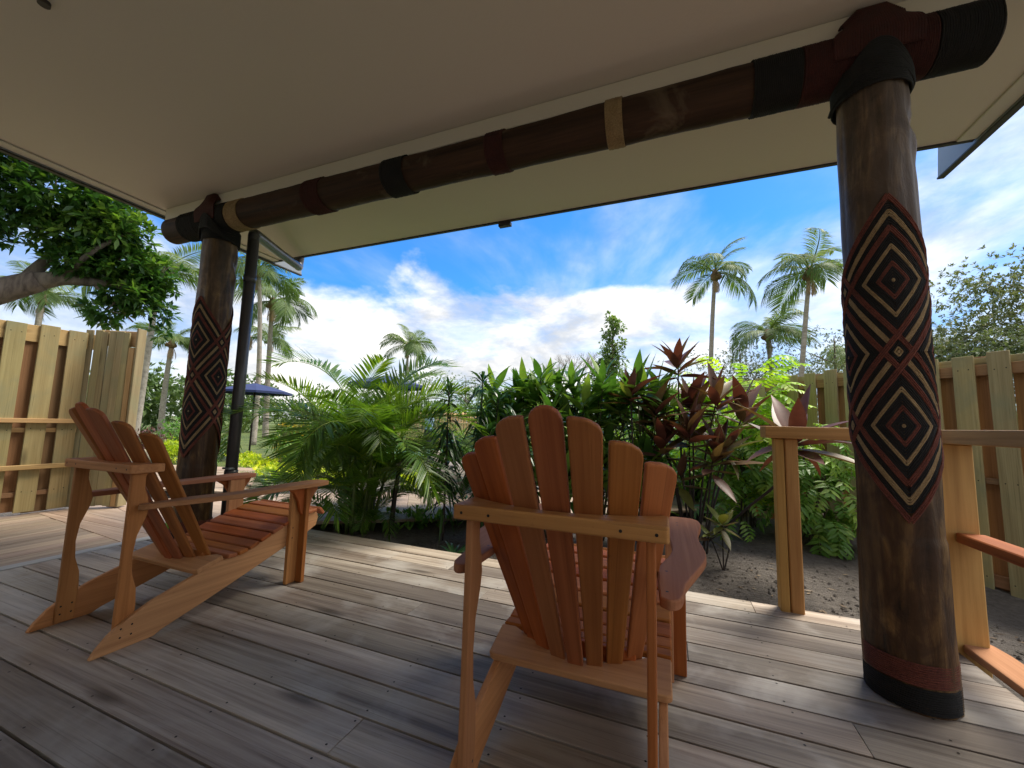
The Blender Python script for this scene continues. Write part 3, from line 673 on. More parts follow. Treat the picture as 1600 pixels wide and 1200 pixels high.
# ---------------------------------------------------------------- adirondack chairs
def chair(loc, rz, label):
    t = thing('adirondack_chair', label, 'chair', loc, rz, 'wooden adirondack chairs on the deck')
    prof = [(0, 0), (.02, .035), (.06, .08), (.12, .122), (.20, .160), (.34, .205), (.44, .237), (.505, .252), (.56, .250), (.63, .262), (.72, .298), (.83, .338), (.95, .372), (1.05, .392), (1.085, .385), (1.10, .355), (1.085, .30), (1.03, .275), (.85, .215), (.62, .135), (.42, .07), (.25, .018), (.215, 0)]
    for s in (-1, 1):
        x0, x1 = (.248, .272); a, b = sorted((s*x0, s*x1))
        link('side_rail', prism('side_rail', prof, a, b, 'x', MT['raily'], .004), t)
        up_ = [(.078, .012), (.145, .012), (.148, .16), (.143, .23), (.122, .30), (.116, .38), (.124, .46), (.150, .535), (.158, .575), (.150, .62), (.134, .67), (.133, .72), (.142, .736), (.080, .736)]
        a, b = sorted((s*.226, s*.2475))
        link('rear_upright', prism('rear_upright', up_, a, b, 'x', MT['midz'], .005), t)
        ar = [(.255, .115), (.25, .25), (.253, .34), (.278, .44), (.292, .53), (.288, .66), (.272, .80), (.268, .95), (.280, 1.035), (.31, 1.062), (.38, 1.058), (.408, 1.02), (.412, .93), (.392, .80), (.386, .68), (.394, .56), (.386, .46), (.350, .33), (.318, .22), (.305, .13), (.28, .10)]
        ar = [(p.x, p.y) for p in spline([(*q, 0) for q in ar+[ar[0]]], 3)][:-1]
        if s < 0: ar = [(-x, y) for x, y in ar]
        link('armrest', prism('armrest', ar, .578, .603, 'z', MT['army'], .006), t)
        a, b = sorted((s*.273, s*.338))
        leg = link('front_leg', prism('front_leg', [(.865, 0), (.965, 0), (.965, .577), (.865, .577)], *sorted((s*.273, s*.300)), 'x', MT['railz'], .004), t)
        link('front_leg', prism('front_leg', [(s*.3005, 0), (s*.350, 0), (s*.350, .577), (s*.3005, .577)], .925, .952, 'y', MT['slatz'], .004), t)
        link('arm_bracket', prism('arm_bracket', [(.80, .577), (.9245, .577), (.9245, .40), (.905, .42), (.885, .49), (.85, .545)], *sorted((s*.31, s*.332)), 'x', MT['slatz'], .003), t)
        link('arm_bracket', prism('arm_bracket', [(.9525, .577), (1.035, .577), (1.02, .545), (.985, .50), (.967, .42), (.9525, .41)], *sorted((s*.31, s*.332)), 'x', MT['slatz'], .003), t)
    # curved cross rail behind the back, and curved rear seat board
    arc = lambda e, c, w, n=12: [(w*(1-2*i/n), c+(e-c)*abs(1-2*i/n)**1.9) for i in range(n+1)]
    xr = [(-.278, .062), (-.272, .055), (.272, .055), (.278, .062), (.278, .185), (.262, .19)]+arc(.178, .103, .252)+[(-.262, .19), (-.278, .185)]
    link('back_rail', prism('back_rail', xr, .738, .777, 'z', MT['railx'], .006), t)
    sb = [(-.285, .375), (-.27, .366), (.27, .366), (.285, .375), (.285, .50), (.235, .502)]+arc(.492, .425, .215)+[(-.235, .502), (-.285, .50)]
    me = prism('rear_seat_board', [(x, y-.366) for x, y in sb], 0, .026, 'z', MT['railx'], .005)
    link('rear_seat_board', me, t, Matrix.Translation((0, .362, .218)) @ Matrix.Rotation(R(16), 4, 'X'))
    # seat slats follow the rail's upper curve
    top = [Vector((0, y, z)) for y, z in ((.505, .252), (.56, .250), (.63, .262), (.72, .298), (.83, .338), (.95, .372), (1.05, .392), (1.085, .388))]
    cv = spline(top, 10); d = [0]
    for a, b in zip(cv[:-1], cv[1:]): d.append(d[-1]+(b-a).length)
    def atd(q):
        q = min(max(q, 0), d[-1]-1e-4); i = max(k for k in range(len(d)) if d[k] <= q); f = (q-d[i])/max(d[i+1]-d[i], 1e-6); return cv[i].lerp(cv[i+1], f)
    tot = d[-1]; widths = [.050, .050, .056, .064, .068, .070, .072, .072]; q = .004
    sc = tot/(sum(widths)+.009*len(widths))
    for w in widths:
        w *= sc; a, b = atd(q+.001), atd(q+w); g = b-a; an = math.atan2(g.z, g.y)
        hx = .288 if q < .5*tot else .284
        link('seat_slat', box('seat_slat', (-hx, 0, 0), (hx, g.length, .021), MT['slatx'], .0045), t, Matrix.Translation(a+Vector((0, 0, .0015))) @ Matrix.Rotation(an, 4, 'X'))
        q += w+.009*sc
    link('seat_slat', box('seat_slat', (-.284, 0, 0), (.284, .055, .021), MT['slatx'], .0045), t, Matrix.Translation((0, 1.092, .402)) @ Matrix.Rotation(R(-48), 4, 'X'))
    # seven fanned back slats
    for i in range(-3, 4):
        k = abs(i); zt = [1.046, 1.022, .968, .918][k]; yt = [-.028, -.018, .04, .11][k]; xb, xt = .0575*i, [0, .094, .184, .262][k]*(1 if i > 0 else -1)
        yb = [.408, .415, .436, .470][k]; b0 = Vector((xb, yb, .232+.012*k)); t0 = Vector((xt, yt, zt)); ax = t0-b0; H_ = ax.length; ax.normalize()
        wb, wt = .0245, .043; o = [(-wb, 0), (wb, 0), (wt, H_-.05)]
        tops = {0: [(wt-.002, .03), (wt-.008, .015), (wt-.022, .004), (.008, 0), (-.008, 0), (-wt+.022, .004), (-wt+.008, .015), (-wt+.002, .03)]}.get(i, [(wt-.002, .036), (wt-.010, .022), (wt-.028, .010), (0, .004), (-wt+.016, .0), (-wt+.003, .001)])
        if i: o = [(-wb, 0), (wb, 0), (wt, H_-.05)]+[(x, H_-q) for x, q in tops]
        else: o += [(x, H_-q) for x, q in tops]+[(-wt, H_-.05)]
        if i < 0: o = [(-x, z) for x, z in o][::-1]
        fwd = Vector((-.135*i, 1, 0)); fwd = (fwd-ax*fwd.dot(ax)).normalized(); rt = fwd.cross(ax)
        Mx = Matrix((rt, fwd, ax)).transposed().to_4x4(); Mx.translation = b0
        link('back_slat', prism('back_slat', o, -.009, .009, 'y', MT['slatz'], .0045), t, Mx)
    sc_ = MB()
    def dot(p, ax):
        p = Vector(p); u = {'y': (Vector((1, 0, 0)), Vector((0, 0, 1))), 'z': (Vector((1, 0, 0)), Vector((0, 1, 0))), 'x': (Vector((0, 1, 0)), Vector((0, 0, 1)))}[ax]
        sc_.add([p+(u[0]*math.cos(k*math.pi/4)+u[1]*math.sin(k*math.pi/4))*.0042 for k in range(8)], [tuple(range(8))])
    for sx in (-1, 1):
        for yy, zz in ((.092, .05), (.13, .05), (.092, .085), (.13, .09)):
            dot((sx*.2258, yy, zz), 'x'); dot((sx*.2725, yy, zz), 'x')
        for yy in (.15, .30): dot((sx*.272, yy, .6034), 'z')
        for yy in (.89, .94): dot((sx*.32, yy, .6034), 'z')
        for zz in (.27, .33): dot((sx*.3004, .885, zz), 'x')
    for xx in (-.25, -.17, .17, .25): dot((xx, .0546, .757), 'y')
    tag(link('screw_heads', sc_.me('screw_heads', MT['nail'], False), t), kind='stuff')
    link('back_cleat', box('back_cleat', (-.18, 0, 0), (.18, .02, .05), MT['slatx'], .003), t, Matrix.Translation((0, .448, .245)))
    return t
chair((-2.458, .975, 0), R(0), 'left reddish adirondack chair facing the garden beside the left post')
chair((-.277, .935, 0), R(.9), 'nearest reddish adirondack chair in the middle, seen from behind')

# ---------------------------------------------------------------- fences
def board_set(parent, p0, d, n, pitch, w, zb, zt, mats, depth, nrm, lab='board', zf=None):
    for i in range(n):
        c = Vector((p0[0], p0[1], 0))+Vector((d[0], d[1], 0))*(i*pitch); z0 = (zf(c.x, c.y) if zf else zb)+random.uniform(-.01, .02); h = zt-z0+random.uniform(-.012, .012)
        me = box('fence_board', (0, -.0095, 0), (w*random.uniform(.96, 1.04), .0095, h), mats, .0025)
        link(lab, me, parent, Matrix.Translation((c.x+nrm[0]*depth, c.y+nrm[1]*depth, z0)) @ Matrix.Rotation(math.atan2(d[1], d[0])+R(random.uniform(-.5, .5)), 4, 'Z') @ Matrix.Rotation(R(random.uniform(-.35, .35)), 4, 'Y'))
lf = thing('board_fence', 'tall treated pine fence of spaced boards behind the left chair', 'fence', (0, 0, 0), group='timber board fences')
FX = -5.95
board_set(lf, (FX, -1.215), (0, 1), 16, .2245, .140, 0, 1.88, MT['pinez'], .0, (1, 0))
board_set(lf, (FX-.045, -1.372), (0, 1), 16, .2245, .178, 0, 1.84, MT['brownz'], .0, (1, 0))
for z, xx, key in ((1.70, -.052, 'orangey'), (.79, -.040, 'orangey'), (.16, -.040, 'browny')): link('rail', box('rail', (FX-.022, -1.4, z), (FX-.0105 if z < 1 else FX-.012, 2.36, z+(.045 if z < 1 else .17)), MT[key], .002), lf)
for z in (.885, .425): link('hand_rail', box('hand_rail', (FX+.011, -1.4, z), (FX+.05, 2.30, z+.045), MT['orangey'], .003), lf)
d2 = Vector((.87, .49)).normalized()
board_set(lf, (-5.985, 2.30), d2, 6, .072, .073, 0, 1.91, MT['pinez'], 0, (0, 0))
link('post', box('post', (0, -.045, 0), (.085, .045, 1.74), MT['orangez'], .004), lf, Matrix.Translation((-5.945+d2.x*.325, 2.37+d2.y*.325, -.0)) @ Matrix.Rotation(math.atan2(d2.y, d2.x), 4, 'Z'))
link('rail', box('rail', (0, -.035, 1.755), (.43, -.012, 1.93), MT['orangex'], .003), lf, Matrix.Translation((-5.945+d2.x*.0, 2.40, 0)) @ Matrix.Rotation(math.atan2(d2.y, d2.x), 4, 'Z'))
link('board', box('fence_board', (.425, -.06, 0), (.446, .06, 1.96), MT['pinez'], .003), lf, Matrix.Translation((-5.945, 2.37, 0)) @ Matrix.Rotation(math.atan2(d2.y, d2.x), 4, 'Z'))
def fence_nails(parent, p0, d, n, pitch, w, hs, off):
    m = MB(); u = Vector((d[0], d[1], 0)); nn = Vector((d[1], -d[0], 0))
    for i in range(n):
        for h in hs:
            for q in (.25, .75):
                c = Vector((p0[0], p0[1], h+random.uniform(-.012, .012)))+u*(i*pitch+w*q)+nn*off
                m.add([c+(u*math.cos(k*math.pi/3)+Vector((0, 0, 1))*math.sin(k*math.pi/3))*.005 for k in range(6)], [tuple(range(6))])
    tag(link('nail_heads', m.me('nail_heads', MT['nail'], False), parent), kind='stuff')
fence_nails(lf, (FX, -1.215), Vector((0, 1)), 16, .2245, .14, (1.78, .82, .2), .0105)
rf = thing('board_fence', 'weathered board fence on the soil behind the right carved post', 'fence', (0, 0, 0), group='timber board fences')
P0 = Vector((1.76, 5.13)); Dd = Vector((-.635, .77)).normalized(); Nn = Vector((.77, .635)).normalized()
st = P0-Dd*2.2
board_set(rf, st, Dd, 22, .2105, .128, -.3, 1.675, MT['pinez'], 0, Nn, zf=lambda x, y: gz(x, y)-.06)
board_set(rf, st+Dd*.105, Dd, 22, .2105, .135, -.3, 1.655, MT['brownz'], .06, Nn, zf=lambda x, y: gz(x, y)-.06)
ang = math.atan2(Dd.y, Dd.x)
fence_nails(rf, st, Dd, 22, .2105, .128, (1.545, .652, -.1), -.0105)
for z, h in ((1.50, .09), (.63, .045), (-.16, .09)): link('rail', box('rail', (0, -.0385, z), (4.75, -.0115, z+h), MT['brownx'], .002), rf, Matrix.Translation((st.x, st.y, 0)) @ Matrix.Rotation(ang, 4, 'Z'))
for z, h in ((1.52, .13),): link('top_board', box('top_board', (0, -.0475, z), (4.75, -.0392, z+h), MT['pinex'], .002), rf, Matrix.Translation((st.x, st.y, 0)) @ Matrix.Rotation(ang, 4, 'Z'))

# ================================================================== PLANTS
UPN = lambda n: np.tile(np.array([0, 0, 1.0]), (n, 1))
def leaf_mesh(name, L_, W_, droop, mat, nseg=8, fold=.28, shape='lance', el=0.0, curl=0.0):
    V, Q, A = leaves(np.zeros((1, 3)), np.array([[math.cos(el), 0, math.sin(el)]]), np.array([[-math.sin(el), 0, math.cos(el)]]), L_, W_, droop, nseg, fold, shape, .5)
    if curl:
        t = V[:, 0]/max(L_, 1e-3); V[:, 1] += curl*L_*t**2
    return mknp(name, V, Q, mat, A)
# areca palm clump
ARF = [frond_mesh('areca_frond', MT['areca'], L_=1.35, el=e, curve=c, nl=54, ll=.31, lw=.021, hang=.14, start=.18, vee=v, rr=.008, tone=tn, tilt=ti) for e, c, v, tn, ti in ((1.2, 1.5, .45, .35, .1), (1.1, 2.1, .3, .25, -.12), (1.25, 1.1, .5, .55, .0), (1.0, 2.4, .2, .15, .15), (.9, 1.7, .35, .45, -.05))]
def areca(loc, label, n, hmax, seed, spread=.22, scale=1.0, name='areca_palm', first=()):
    rr = random.Random(seed); t = thing(name, label, 'palm', loc)
    canes = []
    for i in range(n):
        a = rr.uniform(0, 6.283); d = spread*math.sqrt(rr.random()); h = hmax*rr.uniform(.35, 1); lean = rr.uniform(.05, .28)
        p0 = Vector((d*math.cos(a), d*math.sin(a), 0)); p1 = p0+Vector((math.cos(a)*lean*h, math.sin(a)*lean*h, h))
        link('cane', MB().tube(spline([p0, p0.lerp(p1, .5)+Vector((0, 0, .02)), p1], 5), [.016]*6+[.012]*5, 7).me('cane', MT['cane']), t)
        canes.append((p1, a))
    for i, (p1, a) in enumerate(canes):
        for k in range(3):
            az = a+rr.uniform(-1.5, 1.5)+k*2.1
            link('frond', ARF[rr.randrange(5)], t, put(az, rr.uniform(-.25, .25), rr.uniform(-.3, .3), scale*rr.uniform(.62, 1.0), p1-Vector((0, 0, .03))))
    for k in range(n):          # short young fronds crowding the foot of the clump
        a = rr.uniform(0, 6.283); d = spread*1.2*rr.random()
        link('frond', ARF[rr.randrange(5)], t, put(a, rr.uniform(.05, .5), rr.uniform(-.4, .4), scale*rr.uniform(.32, .62), (d*math.cos(a), d*math.sin(a), rr.uniform(0, .25))))
    for az, pi, ro, sc, p in first: link('frond', ARF[p[3]], t, put(R(az), pi, ro, sc, p[:3]))
    return t
areca((-3.02, 3.38, -.13), 'lush areca palm clump with arching feathery fronds beside the deck edge', 18, .95, 4, .21, 1.0,
      first=((60, .35, .2, 1.15, (.05, 0, .75, 0)), (205, -.15, -.2, 1.2, (-.1, 0, .8, 1)), (190, .1, .1, 1.15, (-.1, .05, .95, 0)), (240, -.5, 0, 1.05, (-.1, 0, .45, 3)), (80, 0, 0, 1.1, (0, .1, .8, 2)), (215, -.75, .2, .85, (-.1, 0, .42, 4))))
# slender young palm to the right of the clump
t = thing('young_palm', 'thin dark stemmed young palm leaning beside the areca clump', 'palm', (-2.62, 3.42, -.13))
tp = Vector((-.12, .25, 1.02))
link('trunk', MB().tube(spline([(0, 0, 0), (-.02, .05, .35), (-.05, .15, .7), tp], 6), [.028-.0007*i for i in range(19)], 8).me('trunk', MT['darkstem']), t)
for k in range(10): link('frond', ARF[(0, 2, 4)[k % 3]], t, put(k*2.4+.3, random.uniform(-.1, .3), random.uniform(-.3, .3), random.uniform(.36, .52), tp))
for k, (az, z) in enumerate(((25, .52),)): link('frond', ARF[3], t, put(R(az), -.1, 0, .62, (.05, .02, z)))
areca((-5.55, 4.35, -.14), 'small low areca seedling poking up beside the left chair', 3, .15, 9, .06, .5)

# slender dracaenas with drooping dark leaves
def tuft(P, n, L_, W_, elev0, droop, seed):
    r = np.random.default_rng(seed); az = r.random(n)*6.283; el = elev0-np.linspace(0, 1.35, n)+r.normal(size=n)*.15
    D = np.stack([np.cos(az)*np.cos(el), np.sin(az)*np.cos(el), np.sin(el)], 1)
    B = np.array(P)+np.stack([np.zeros(n), np.zeros(n), -np.linspace(0, .14, n)], 1)
    return leaves(B, D, UPN(n)+r.normal(size=(n, 3))*.1, L_*(.75+.4*r.random(n)), W_*(.8+.4*r.random(n)), droop*(.6+.8*r.random(n)), 4, .3, 'lance', np.clip(.5+.25*r.normal(size=n), 0, 1))
def dracaena(loc, label, stems, seed, L_=.30):
    t = thing('slender_dracaena', label, 'plant', loc)
    for i, (dx, dy, h, tufts) in enumerate(stems):
        pth = spline([(dx*.3, dy*.3, 0), (dx*.7, dy*.7, h*.5), (dx, dy, h)], 8)
        link('stem', MB().tube(pth, [.0085]*10+[.006]*7, 6).me('stem', MT['darkstem']), t)
        parts = [tuft((dx, dy, h), 34, L_, .036, 1.2, .62, seed*50+i*7)]
        for q, f in enumerate(tufts):
            p = pth[int(f*16)]; parts.append(tuft((p.x, p.y, p.z), 20, L_*.95, .034, .7, .75, seed*50+i*7+q+1))
        V, Q, A = merge(parts); tag(link('leaf_tuft', mknp('leaf_tuft', V, Q, MT['drac'], A), t))
    return t
dracaena((-2.02, 3.42, -.12), 'tall single stemmed dark dracaena with drooping leaf tuft nearest the areca', [(0, 0, 1.42, [.86, .72]), (-.05, .1, .98, [.7, .45])], 1)
dracaena((-1.85, 3.72, -.12), 'dark dracaena silhouetted against the sky left of the green bush', [(.05, 0, 1.58, [.85, .7, .5]), (.22, .05, 1.40, [.8, .55])], 2)
dracaena((-1.62, 3.55, -.12), 'bushy low dark dracaena beside the middle chair back', [(0, 0, 1.05, [.8, .6, .4]), (.15, .1, 1.2, [.75, .5]), (-.12, .12, .8, [.7]), (.3, .05, .9, [.7, .5])], 3)

t = thing('strap_leaf_plant', 'low strap leaved plant sprawling on the dark soil at the deck edge', 'plant', (-1.72, 3.10, gz(-1.72, 3.10)))
V, Q, A = leaves(np.zeros((16, 3)), np.stack([np.cos(np.arange(16)*2.4), np.sin(np.arange(16)*2.4), .35+.6*RNG.random(16)], 1), UPN(16), .42*(.7+.5*RNG.random(16)), .026, .45, 6, .35, 'lance')
link('leaf_tuft', mknp('leaf_tuft', V, Q, MT['drac'], A), t)
# broad-leaved green bushes
GL = [leaf_mesh('green_leaf', l, w, d, MT['green'], 5, .3, 'lance', 0, c) for l, w, d, c in ((.34, .088, .20, .05), (.31, .080, .42, -.06), (.38, .094, .10, .03), (.29, .080, .6, .08))]
def head(parent, P, n, meshes, el_hi, el_lo, sc, rr, name='leaf', drop=.1):
    for k in range(n):
        f = k/max(1, n-1); el = el_hi+(el_lo-el_hi)*f+rr.uniform(-.15, .15); az = k*2.4+rr.uniform(-.3, .3)
        link(name, meshes[rr.randrange(len(meshes))], parent, put(az, el, rr.uniform(-.35, .35), sc*rr.uniform(.75, 1.1), Vector(P)-Vector((0, 0, drop*f))))
def leafy(loc, label, heads, n, meshes, sc, seed, name='leafy_shrub', cat='shrub', hi=1.45, lo=.1, smat='stem', sr=.010, drop=.13):
    rr = random.Random(seed); t = thing(name, label, cat, loc)
    for (dx, dy, h) in heads:
        link('stem', MB().tube(spline([(dx*.2, dy*.2, 0), (dx*.6+rr.uniform(-.03, .03), dy*.6, h*.55), (dx, dy, h)], 6), [sr]*8+[sr*.7]*5, 6).me('stem', MT[smat]), t)
        head(t, (dx, dy, h), n, meshes, hi, lo, sc, rr, drop=drop)
    return t
rs = random.Random(21)
bush = [(-1.62, 4.25, 1.52), (-1.15, 4.15, 1.60), (-.70, 4.3, 1.62), (-.25, 4.4, 1.50), (-1.9, 4.6, 1.35)]
names_ = ['broad leaved green shrub behind the dark dracaena', 'tallest broad leaved green shrub directly behind the middle chair back', 'broad leaved green shrub over the right half of the middle chair back', 'broad leaved green shrub touching the purple plants', 'broad leaved green shrub set further back on the left']
for (x, yv, hh), lb in zip(bush, names_):
    hs = []
    for k in range(11):
        a = k*.7+rs.uniform(-.2, .2); d = .05+.30*rs.random(); hs.append((d*math.cos(a*2.3), d*math.sin(a*2.3), (hh+.14)*rs.uniform(.72, 1.0)-.06))
    hs += [(rs.uniform(-.28, .28), rs.uniform(-.25, .0), hh*rs.uniform(.3, .7)) for _ in range(8)]
    leafy((x, yv, gz(x, yv)), lb, hs, 15, GL, 1.0, int(x*100)+500, hi=1.35, lo=-.25)
# purple ti plants: bigger leaves, several heads on canes
TL = [leaf_mesh('ti_leaf', l, w, d, MT['ti'], 7, .35, 'lance', 0, c) for l, w, d, c in ((.40, .125, .16, .06), (.44, .130, .32, -.08), (.37, .125, .06, .03), (.41, .115, .52, .1))]
TG = [leaf_mesh('ti_leaf', l, w, d, MT['ti2'], 7, .35, 'lance', 0, c) for l, w, d, c in ((.38, .115, .22, .06), (.41, .12, .4, -.08), (.34, .11, .1, .03))]
tb = (.20, 4.35)
leafy((*tb, gz(*tb)), 'large purple ti plant with upright maroon leaf heads right of the middle chair', [(-.10, .05, 1.80), (.24, -.05, 1.42), (-.32, -.12, 1.30), (-.02, -.25, 1.10), (.48, .1, 1.28), (-.26, -.22, .98), (.22, -.22, .95), (.02, .1, 1.40)], 15, TL, .96, 31, 'ti_plant', 'plant', 1.45, .12, 'darkstem', .011, .16)
leafy((.26, 4.1, gz(.26, 4.1)), 'lower bronze green ti plant in front of the purple one', [(.10, -.15, .86), (-.16, 0, .70), (.24, 0, 1.0)], 11, TG+TL[:1], .78, 33, 'ti_plant', 'plant', 1.35, -.4, 'darkstem', .009, .14)
t = thing('ti_plant', 'maroon ti plant whose big leaf head leans over the railing cap', 'plant', (.34, 4.42, gz(.34, 4.42)))
pth = spline([(0, 0, .02), (.30, -.28, .42), (.50, -.55, .72), (.58, -.70, 1.08)], 8)
link('stem', MB().tube(pth, .011, 7).me('stem', MT['darkstem']), t)
head(t, (.58, -.70, 1.06), 17, TL, 1.35, -.1, 1.12, random.Random(5), drop=.10)
t = thing('ti_seedling', 'small green ti seedling on bare soil beside the railing post', 'plant', (.40, 3.72, gz(.4, 3.72)))
for dx, h in ((.0, .34), (-.09, .24), (.06, .2)):
    link('stem', MB().tube(spline([(0, 0, -.02), (dx*.5, .02, h*.5), (dx, .04, h)], 5), .006, 6).me('stem', MT['darkstem']), t)
head(t, (0, .04, .36), 11, TG, 1.2, -.5, .62, random.Random(8), drop=.05); head(t, (-.09, .04, .25), 6, TG, 1.0, -.2, .45, random.Random(9), drop=.04)
# bronze head poking out of the green bush
t = thing('ti_plant', 'bronze ti head rising out of the green shrub right of the chair back', 'plant', (-.34, 4.05, gz(-.34, 4.05)))
link('stem', MB().tube([(0, 0, 0), (.02, 0, .8), (0, 0, 1.46)], .010, 6).me('stem', MT['darkstem']), t)
head(t, (0, 0, 1.5), 13, TG[:1]+TL, 1.45, .1, .8, random.Random(12), drop=.12)

# pinnate-leaved bushes by the railing
def pinnate_mesh(name, mat, L_, nl, ll, lw, el, curve, tone):
    return frond_mesh(name, mat, L_=L_, el=el, curve=curve, nl=nl, ll=ll, lw=lw, hang=.35, start=.12, vee=.05, rr=.003, sweep=.55, tone=tone)
PL = [pinnate_mesh('lime_spray', MT['lime'], .30, 8, .085, .034, e, c, tn) for e, c, tn in ((.5, 1.2, .7), (.7, 1.8, .5), (.2, .9, .85))]
PMm = [pinnate_mesh('green_spray', MT['midleaf'], .25, 6, .105, .040, e, c, tn) for e, c, tn in ((.4, 1.4, .5), (.6, 2.0, .3), (.1, 1.0, .75), (.3, 1.8, .9))]
def spraybush(loc, label, clumps, n, meshes, seed, sc=1.0, name='pinnate_shrub', stems=6, down=0.0):
    t = thing(name, label, 'shrub', loc); global RNG
    C, u, idx = clump_pts(clumps, n, .45); rr = random.Random(seed)
    for k in range(stems):
        c = clumps[k % len(clumps)]; link('stem', MB().tube(spline([(rr.uniform(-.08, .08), rr.uniform(-.08, .08), -.03), (c[0]*.5, c[1]*.5, c[2]*.5), (c[0]+rr.uniform(-.1, .1), c[1], c[2]+c[5]*.5)], 5), .009, 6).me('stem', MT['stem']), t)
    for p, d in zip(C, u):
        az = math.atan2(d[1], d[0])+rr.uniform(-.7, .7)
        link('leaf_spray', meshes[rr.randrange(len(meshes))], t, put(az, d[2]*.5-down+rr.uniform(-.3, .3), rr.uniform(-.4, .4), sc*rr.uniform(.7, 1.15), p))
    return t
spraybush((.85, 5.25, gz(.85, 5.25)), 'bright lime feathery shrub rising above the purple ti plants', [(0, 0, 1.45, .42, .4, .35), (-.35, .1, 1.15, .3, .3, .35), (.16, -.1, 1.1, .25, .3, .3), (0, 0, .75, .35, .35, .4)], 210, PL, 41, 1.15)
spraybush((1.22, 4.72, gz(1.22, 4.72)), 'fresh green pinnate shrub on the soil right of the railing post', [(.05, 0, .85, .26, .25, .30), (.12, -.08, .50, .28, .25, .30), (-.18, 0, .65, .25, .25, .4), (.15, -.1, .25, .24, .2, .2)], 190, PMm, 42, .85, down=.35)
spraybush((.75, 4.9, gz(.75, 4.9)), 'green pinnate shrub glimpsed left of the railing post', [(0, 0, .85, .3, .25, .4), (-.1, -.1, .5, .25, .25, .35)], 110, PMm, 43, .85, down=.3)

# leafy cloud shrubs and ground covers further off
def cloud(name, loc, label, cat, clumps, n, per, Ln, Wd, mat, group=None, kind=None, stems=4, shape='lance', shell=.45, upb=.4):
    t = thing(name, label, cat, loc, group=group)
    me = crown_mesh('foliage', clumps, n, per, Ln, Wd, MT[mat], shell, shape, .25, upb); link('foliage', me, t)
    m = MB()
    for k in range(stems):
        c = clumps[k % len(clumps)]; m.tube([(random.uniform(-.1, .1), random.uniform(-.1, .1), -.1), (c[0]*.6, c[1]*.6, c[2]*.6), (c[0], c[1], c[2])], [.02, .014, .008], 5)
    link('stem', m.me('stem', MT['stem']), t); return t
def cover(loc, label, pts, n, Ln, Wd, mat, r, h, name='ground_cover', cat='ground cover'):
    P = np.array(pts); i = RNG.integers(0, len(P), n); C = P[i]+np.concatenate([RNG.normal(size=(n, 2))*r, RNG.random((n, 1))*h], 1)
    V, Q, A = rosettes(C, UPN(n), 6, Ln, Wd, .2, 'lance', 2, 1.0, None, .7)
    o = link(name, mknp(name, V, Q, MT[mat], A)); return tag(o, label, cat, kind='stuff')
ed = [(p.x, p.y, -.14) for p in spline([(-5.4, 5.45, 0), (-6.0, 5.55, 0), (-6.8, 5.6, 0), (-8.1, 6.2, 0), (-10.6, 7.4, 0)], 8)]
cover(None, 'low yellow green ground cover edging the boardwalk on the left', ed, 900, .10, .045, 'yellow', .16, .16)
cover(None, 'bright yellow green ground cover in front of the boulder', [(-3.9+.12*i, 5.75+.05*i, -.14) for i in range(7)]+[(-4.1, 6.0, -.14), (-3.8, 6.05, 0)], 330, .11, .045, 'yellow', .13, .22)
cover(None, 'small green weeds along the soil beside the boardwalk', [(-2.75, 3.75, -.13), (-2.55, 3.9, -.13), (-2.3, 3.8, -.13), (-2.45, 3.62, -.13)], 60, .09, .03, 'midleaf', .09, .16)
cover(None, 'small weed growing at the end of the white edge board', [(-4.03, 2.25, -.05)], 9, .10, .035, 'midleaf', .03, .06)
sh = [((-8.2, 7.0), 'yellow green shrub beyond the downpipe', .75, 'shrub', 'lance', 420), ((-7.0, 6.7), 'fine leaved green shrub beyond the areca palm', .8, 'shrub', 'lance', 420), ((-6.0, 6.9), 'dense green shrub hidden behind the areca palm', .85, 'midleaf', 'lance', 420), ((-9.6, 8.3), 'tall yellow leaved croton below the blue umbrella', .9, 'croton', 'lance', 380),
      ((-12.2, 6.2), 'dark purple shrub in the bed beyond the left fence', .55, 'purple', 'lance', 260), ((-11.4, 6.0), 'small yellow shrub in the bed beyond the left fence', .42, 'yellow', 'lance', 240), ((-11.2, 6.9), 'dark shrub beside the left carved post far bed', .7, 'drac', 'lance', 240), ((-14.5, 8.0), 'green shrub at the back of the far left bed', .8, 'midleaf', 'lance', 260), ((-9.9, 5.9), 'low green plant near the left carved post far bed', .35, 'midleaf', 'lance', 200),
      ((-2.6, 7.2), 'yellow orange croton behind the dracaenas', .75, 'croton', 'lance', 380), ((-1.6, 7.6), 'yellow green shrub seen between the chair slats', .8, 'shrub', 'lance', 420), ((-.6, 6.9), 'yellow green shrub right of the chair back', .85, 'shrub', 'lance', 420), ((-3.6, 9.6), 'green shrub beyond the boulder', .85, 'midleaf', 'lance', 360), ((.3, 6.3), 'shaded green shrub behind the purple ti plants', .8, 'midleaf', 'lance', 420), ((-5.3, 9.4), 'olive shrub beyond the young palm', .7, 'shrub', 'lance', 360), ((-2.3, 5.3), 'dark green shrub behind the dracaenas', .6, 'drac', 'lance', 300)]
for (x, yv), lb, s_, mt, shp, n in sh:
    cl_ = [(random.uniform(-.35, .35)*s_*1.4, random.uniform(-.3, .3)*s_*1.4, s_*random.uniform(.35, 1.05), s_*.55, s_*.5, s_*.42) for _ in range(6)]
    cloud('garden_shrub', (x, yv, gz(x, yv)), lb, 'shrub', cl_, n, 6, .20*max(s_, .5), .05*max(s_, .5), mt)
